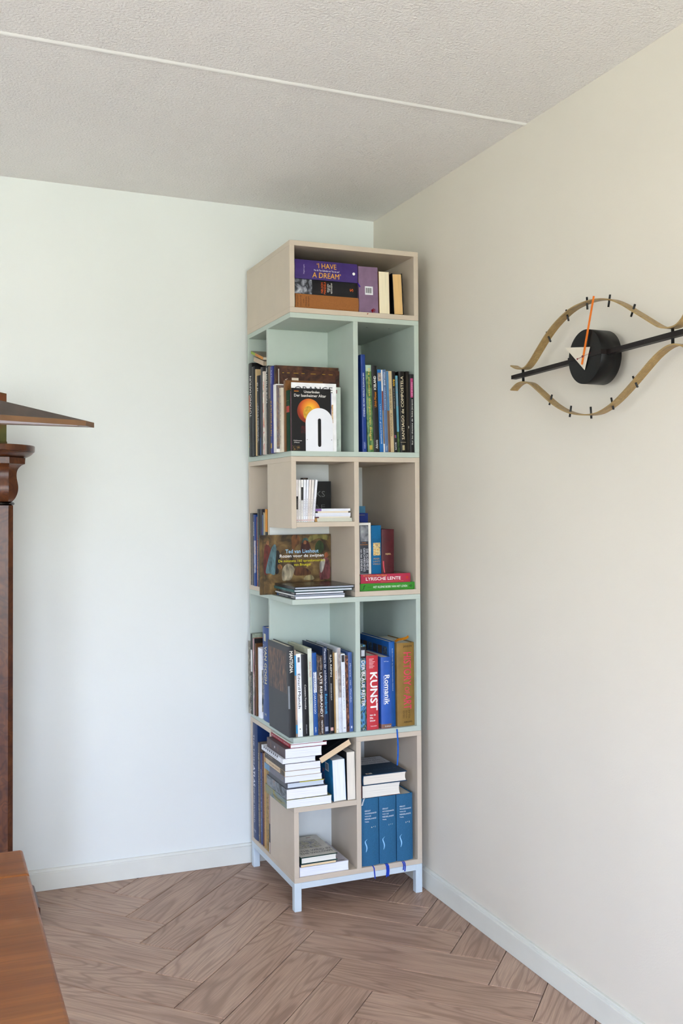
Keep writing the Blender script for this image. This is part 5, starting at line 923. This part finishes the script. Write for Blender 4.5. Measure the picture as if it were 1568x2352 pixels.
# ------------------------------------------------------------------ pendant lamp over the table
def pendant():
    r = empty('pendant_lamp', T(-1.95, -1.955, 1.557)); tag(r, 'pointed dark bronze lamp shade with a brown rim at the left edge', 'lamp')
    # plan outline: a long blade with pointed ends, straight at the back, flaring towards the camera
    half = [(0.5095, 0.058), (0.5307, 0.099)]
    plan = [half[0], half[1], (0.0, 0.093), (-half[1][0], half[1][1]), (-half[0][0], half[0][1]), (0.0, -0.140)]
    inner = [(0.492, 0.0555), (0.500, 0.074), (0.0, 0.070), (-0.500, 0.074), (-0.492, 0.0555), (0.0, -0.1355)]
    n = len(plan); h = 0.0095; c = (0.0, -0.005)
    def off(p, k): return (c[0] + (p[0] - c[0]) * k, c[1] + (p[1] - c[1]) * k)
    br = plain('#6b4a2c', 0.35, 0.08, 30, 0.5, 'bronze_rim'); dk = plain('#4a4039', 0.45, 0.08, 40, 0.4, 'dark_bronze')
    v = [(p[0], p[1], 0) for p in plan] + [(p[0], p[1], h) for p in plan] + [(p[0], p[1], 0) for p in inner] + [(p[0], p[1], h) for p in inner]; f = []
    for i in range(n):
        j = (i + 1) % n; f += [(i, j, n + j, n + i), (2 * n + j, 2 * n + i, 3 * n + i, 3 * n + j), (j, i, 2 * n + i, 2 * n + j)]
    mesh_obj('rim', v, f, br, r)
    v = [(p[0], p[1], h) for p in plan] + [(off(p, 0.10)[0], off(p, 0.10)[1], h + 0.088) for p in plan]; f = [(i, (i + 1) % n, n + (i + 1) % n, n + i) for i in range(n)] + [tuple(range(n, 2 * n))]
    mesh_obj('shade', v, f, dk, r)
    mesh_obj('diffuser', [(p[0], p[1], 0.0006) for p in inner], [tuple(range(n - 1, -1, -1))], plain('#f0eef6', 0.6, 0.01, 10, 0.3, 'opal_glass'), r)
    tube('cord', [(c[0], c[1], h + 0.08), (c[0], c[1], RH - 1.557 - 0.02)], 0.003, M_BLACK, r, 8)
    tube('ceiling_rose', [(c[0], c[1], RH - 1.557 - 0.025), (c[0], c[1], RH - 1.557)], 0.05, dk, r, 24)
pendant()

# ------------------------------------------------------------------ dining table in the left foreground
def table():
    xe, yb, zt, th = -1.5445, -1.811, 0.75, 0.028
    xl, yf = -2.50, -3.45
    r = empty('dining_table', T((xe + xl) / 2, (yb + yf) / 2, 0)); tag(r, 'reddish brown wooden dining table in the left foreground', 'table')
    ox, oy = (xe + xl) / 2, (yb + yf) / 2
    box('end_leaf', xl - ox, xe - ox, -1.9515 - oy, yb - oy, zt - th, zt, M_TABLE, r, 0.006, 3)
    box('table_top', xl - ox, xe - ox, yf - oy, -1.9527 - oy, zt - th, zt, M_TABLE, r, 0.006, 3)
    for x in (xl + 0.06, xe - 0.12):
        for y in (yf + 0.06, yb - 0.12): box('leg', x - ox, x + 0.06 - ox, y - oy, y + 0.06 - oy, 0.0, zt - th, M_TABLE, r, 0.004)
    for y in (yf + 0.07, yb - 0.10): box('apron', xl + 0.12 - ox, xe - 0.12 - ox, y - oy, y + 0.022 - oy, zt - th - 0.09, zt - th, M_TABLE, r, 0.002)
    for x in (xl + 0.07, xe - 0.10): box('apron', x - ox, x + 0.022 - ox, yf + 0.12 - oy, yb - 0.12 - oy, zt - th - 0.09, zt - th, M_TABLE, r, 0.002)
table()

flush_text()
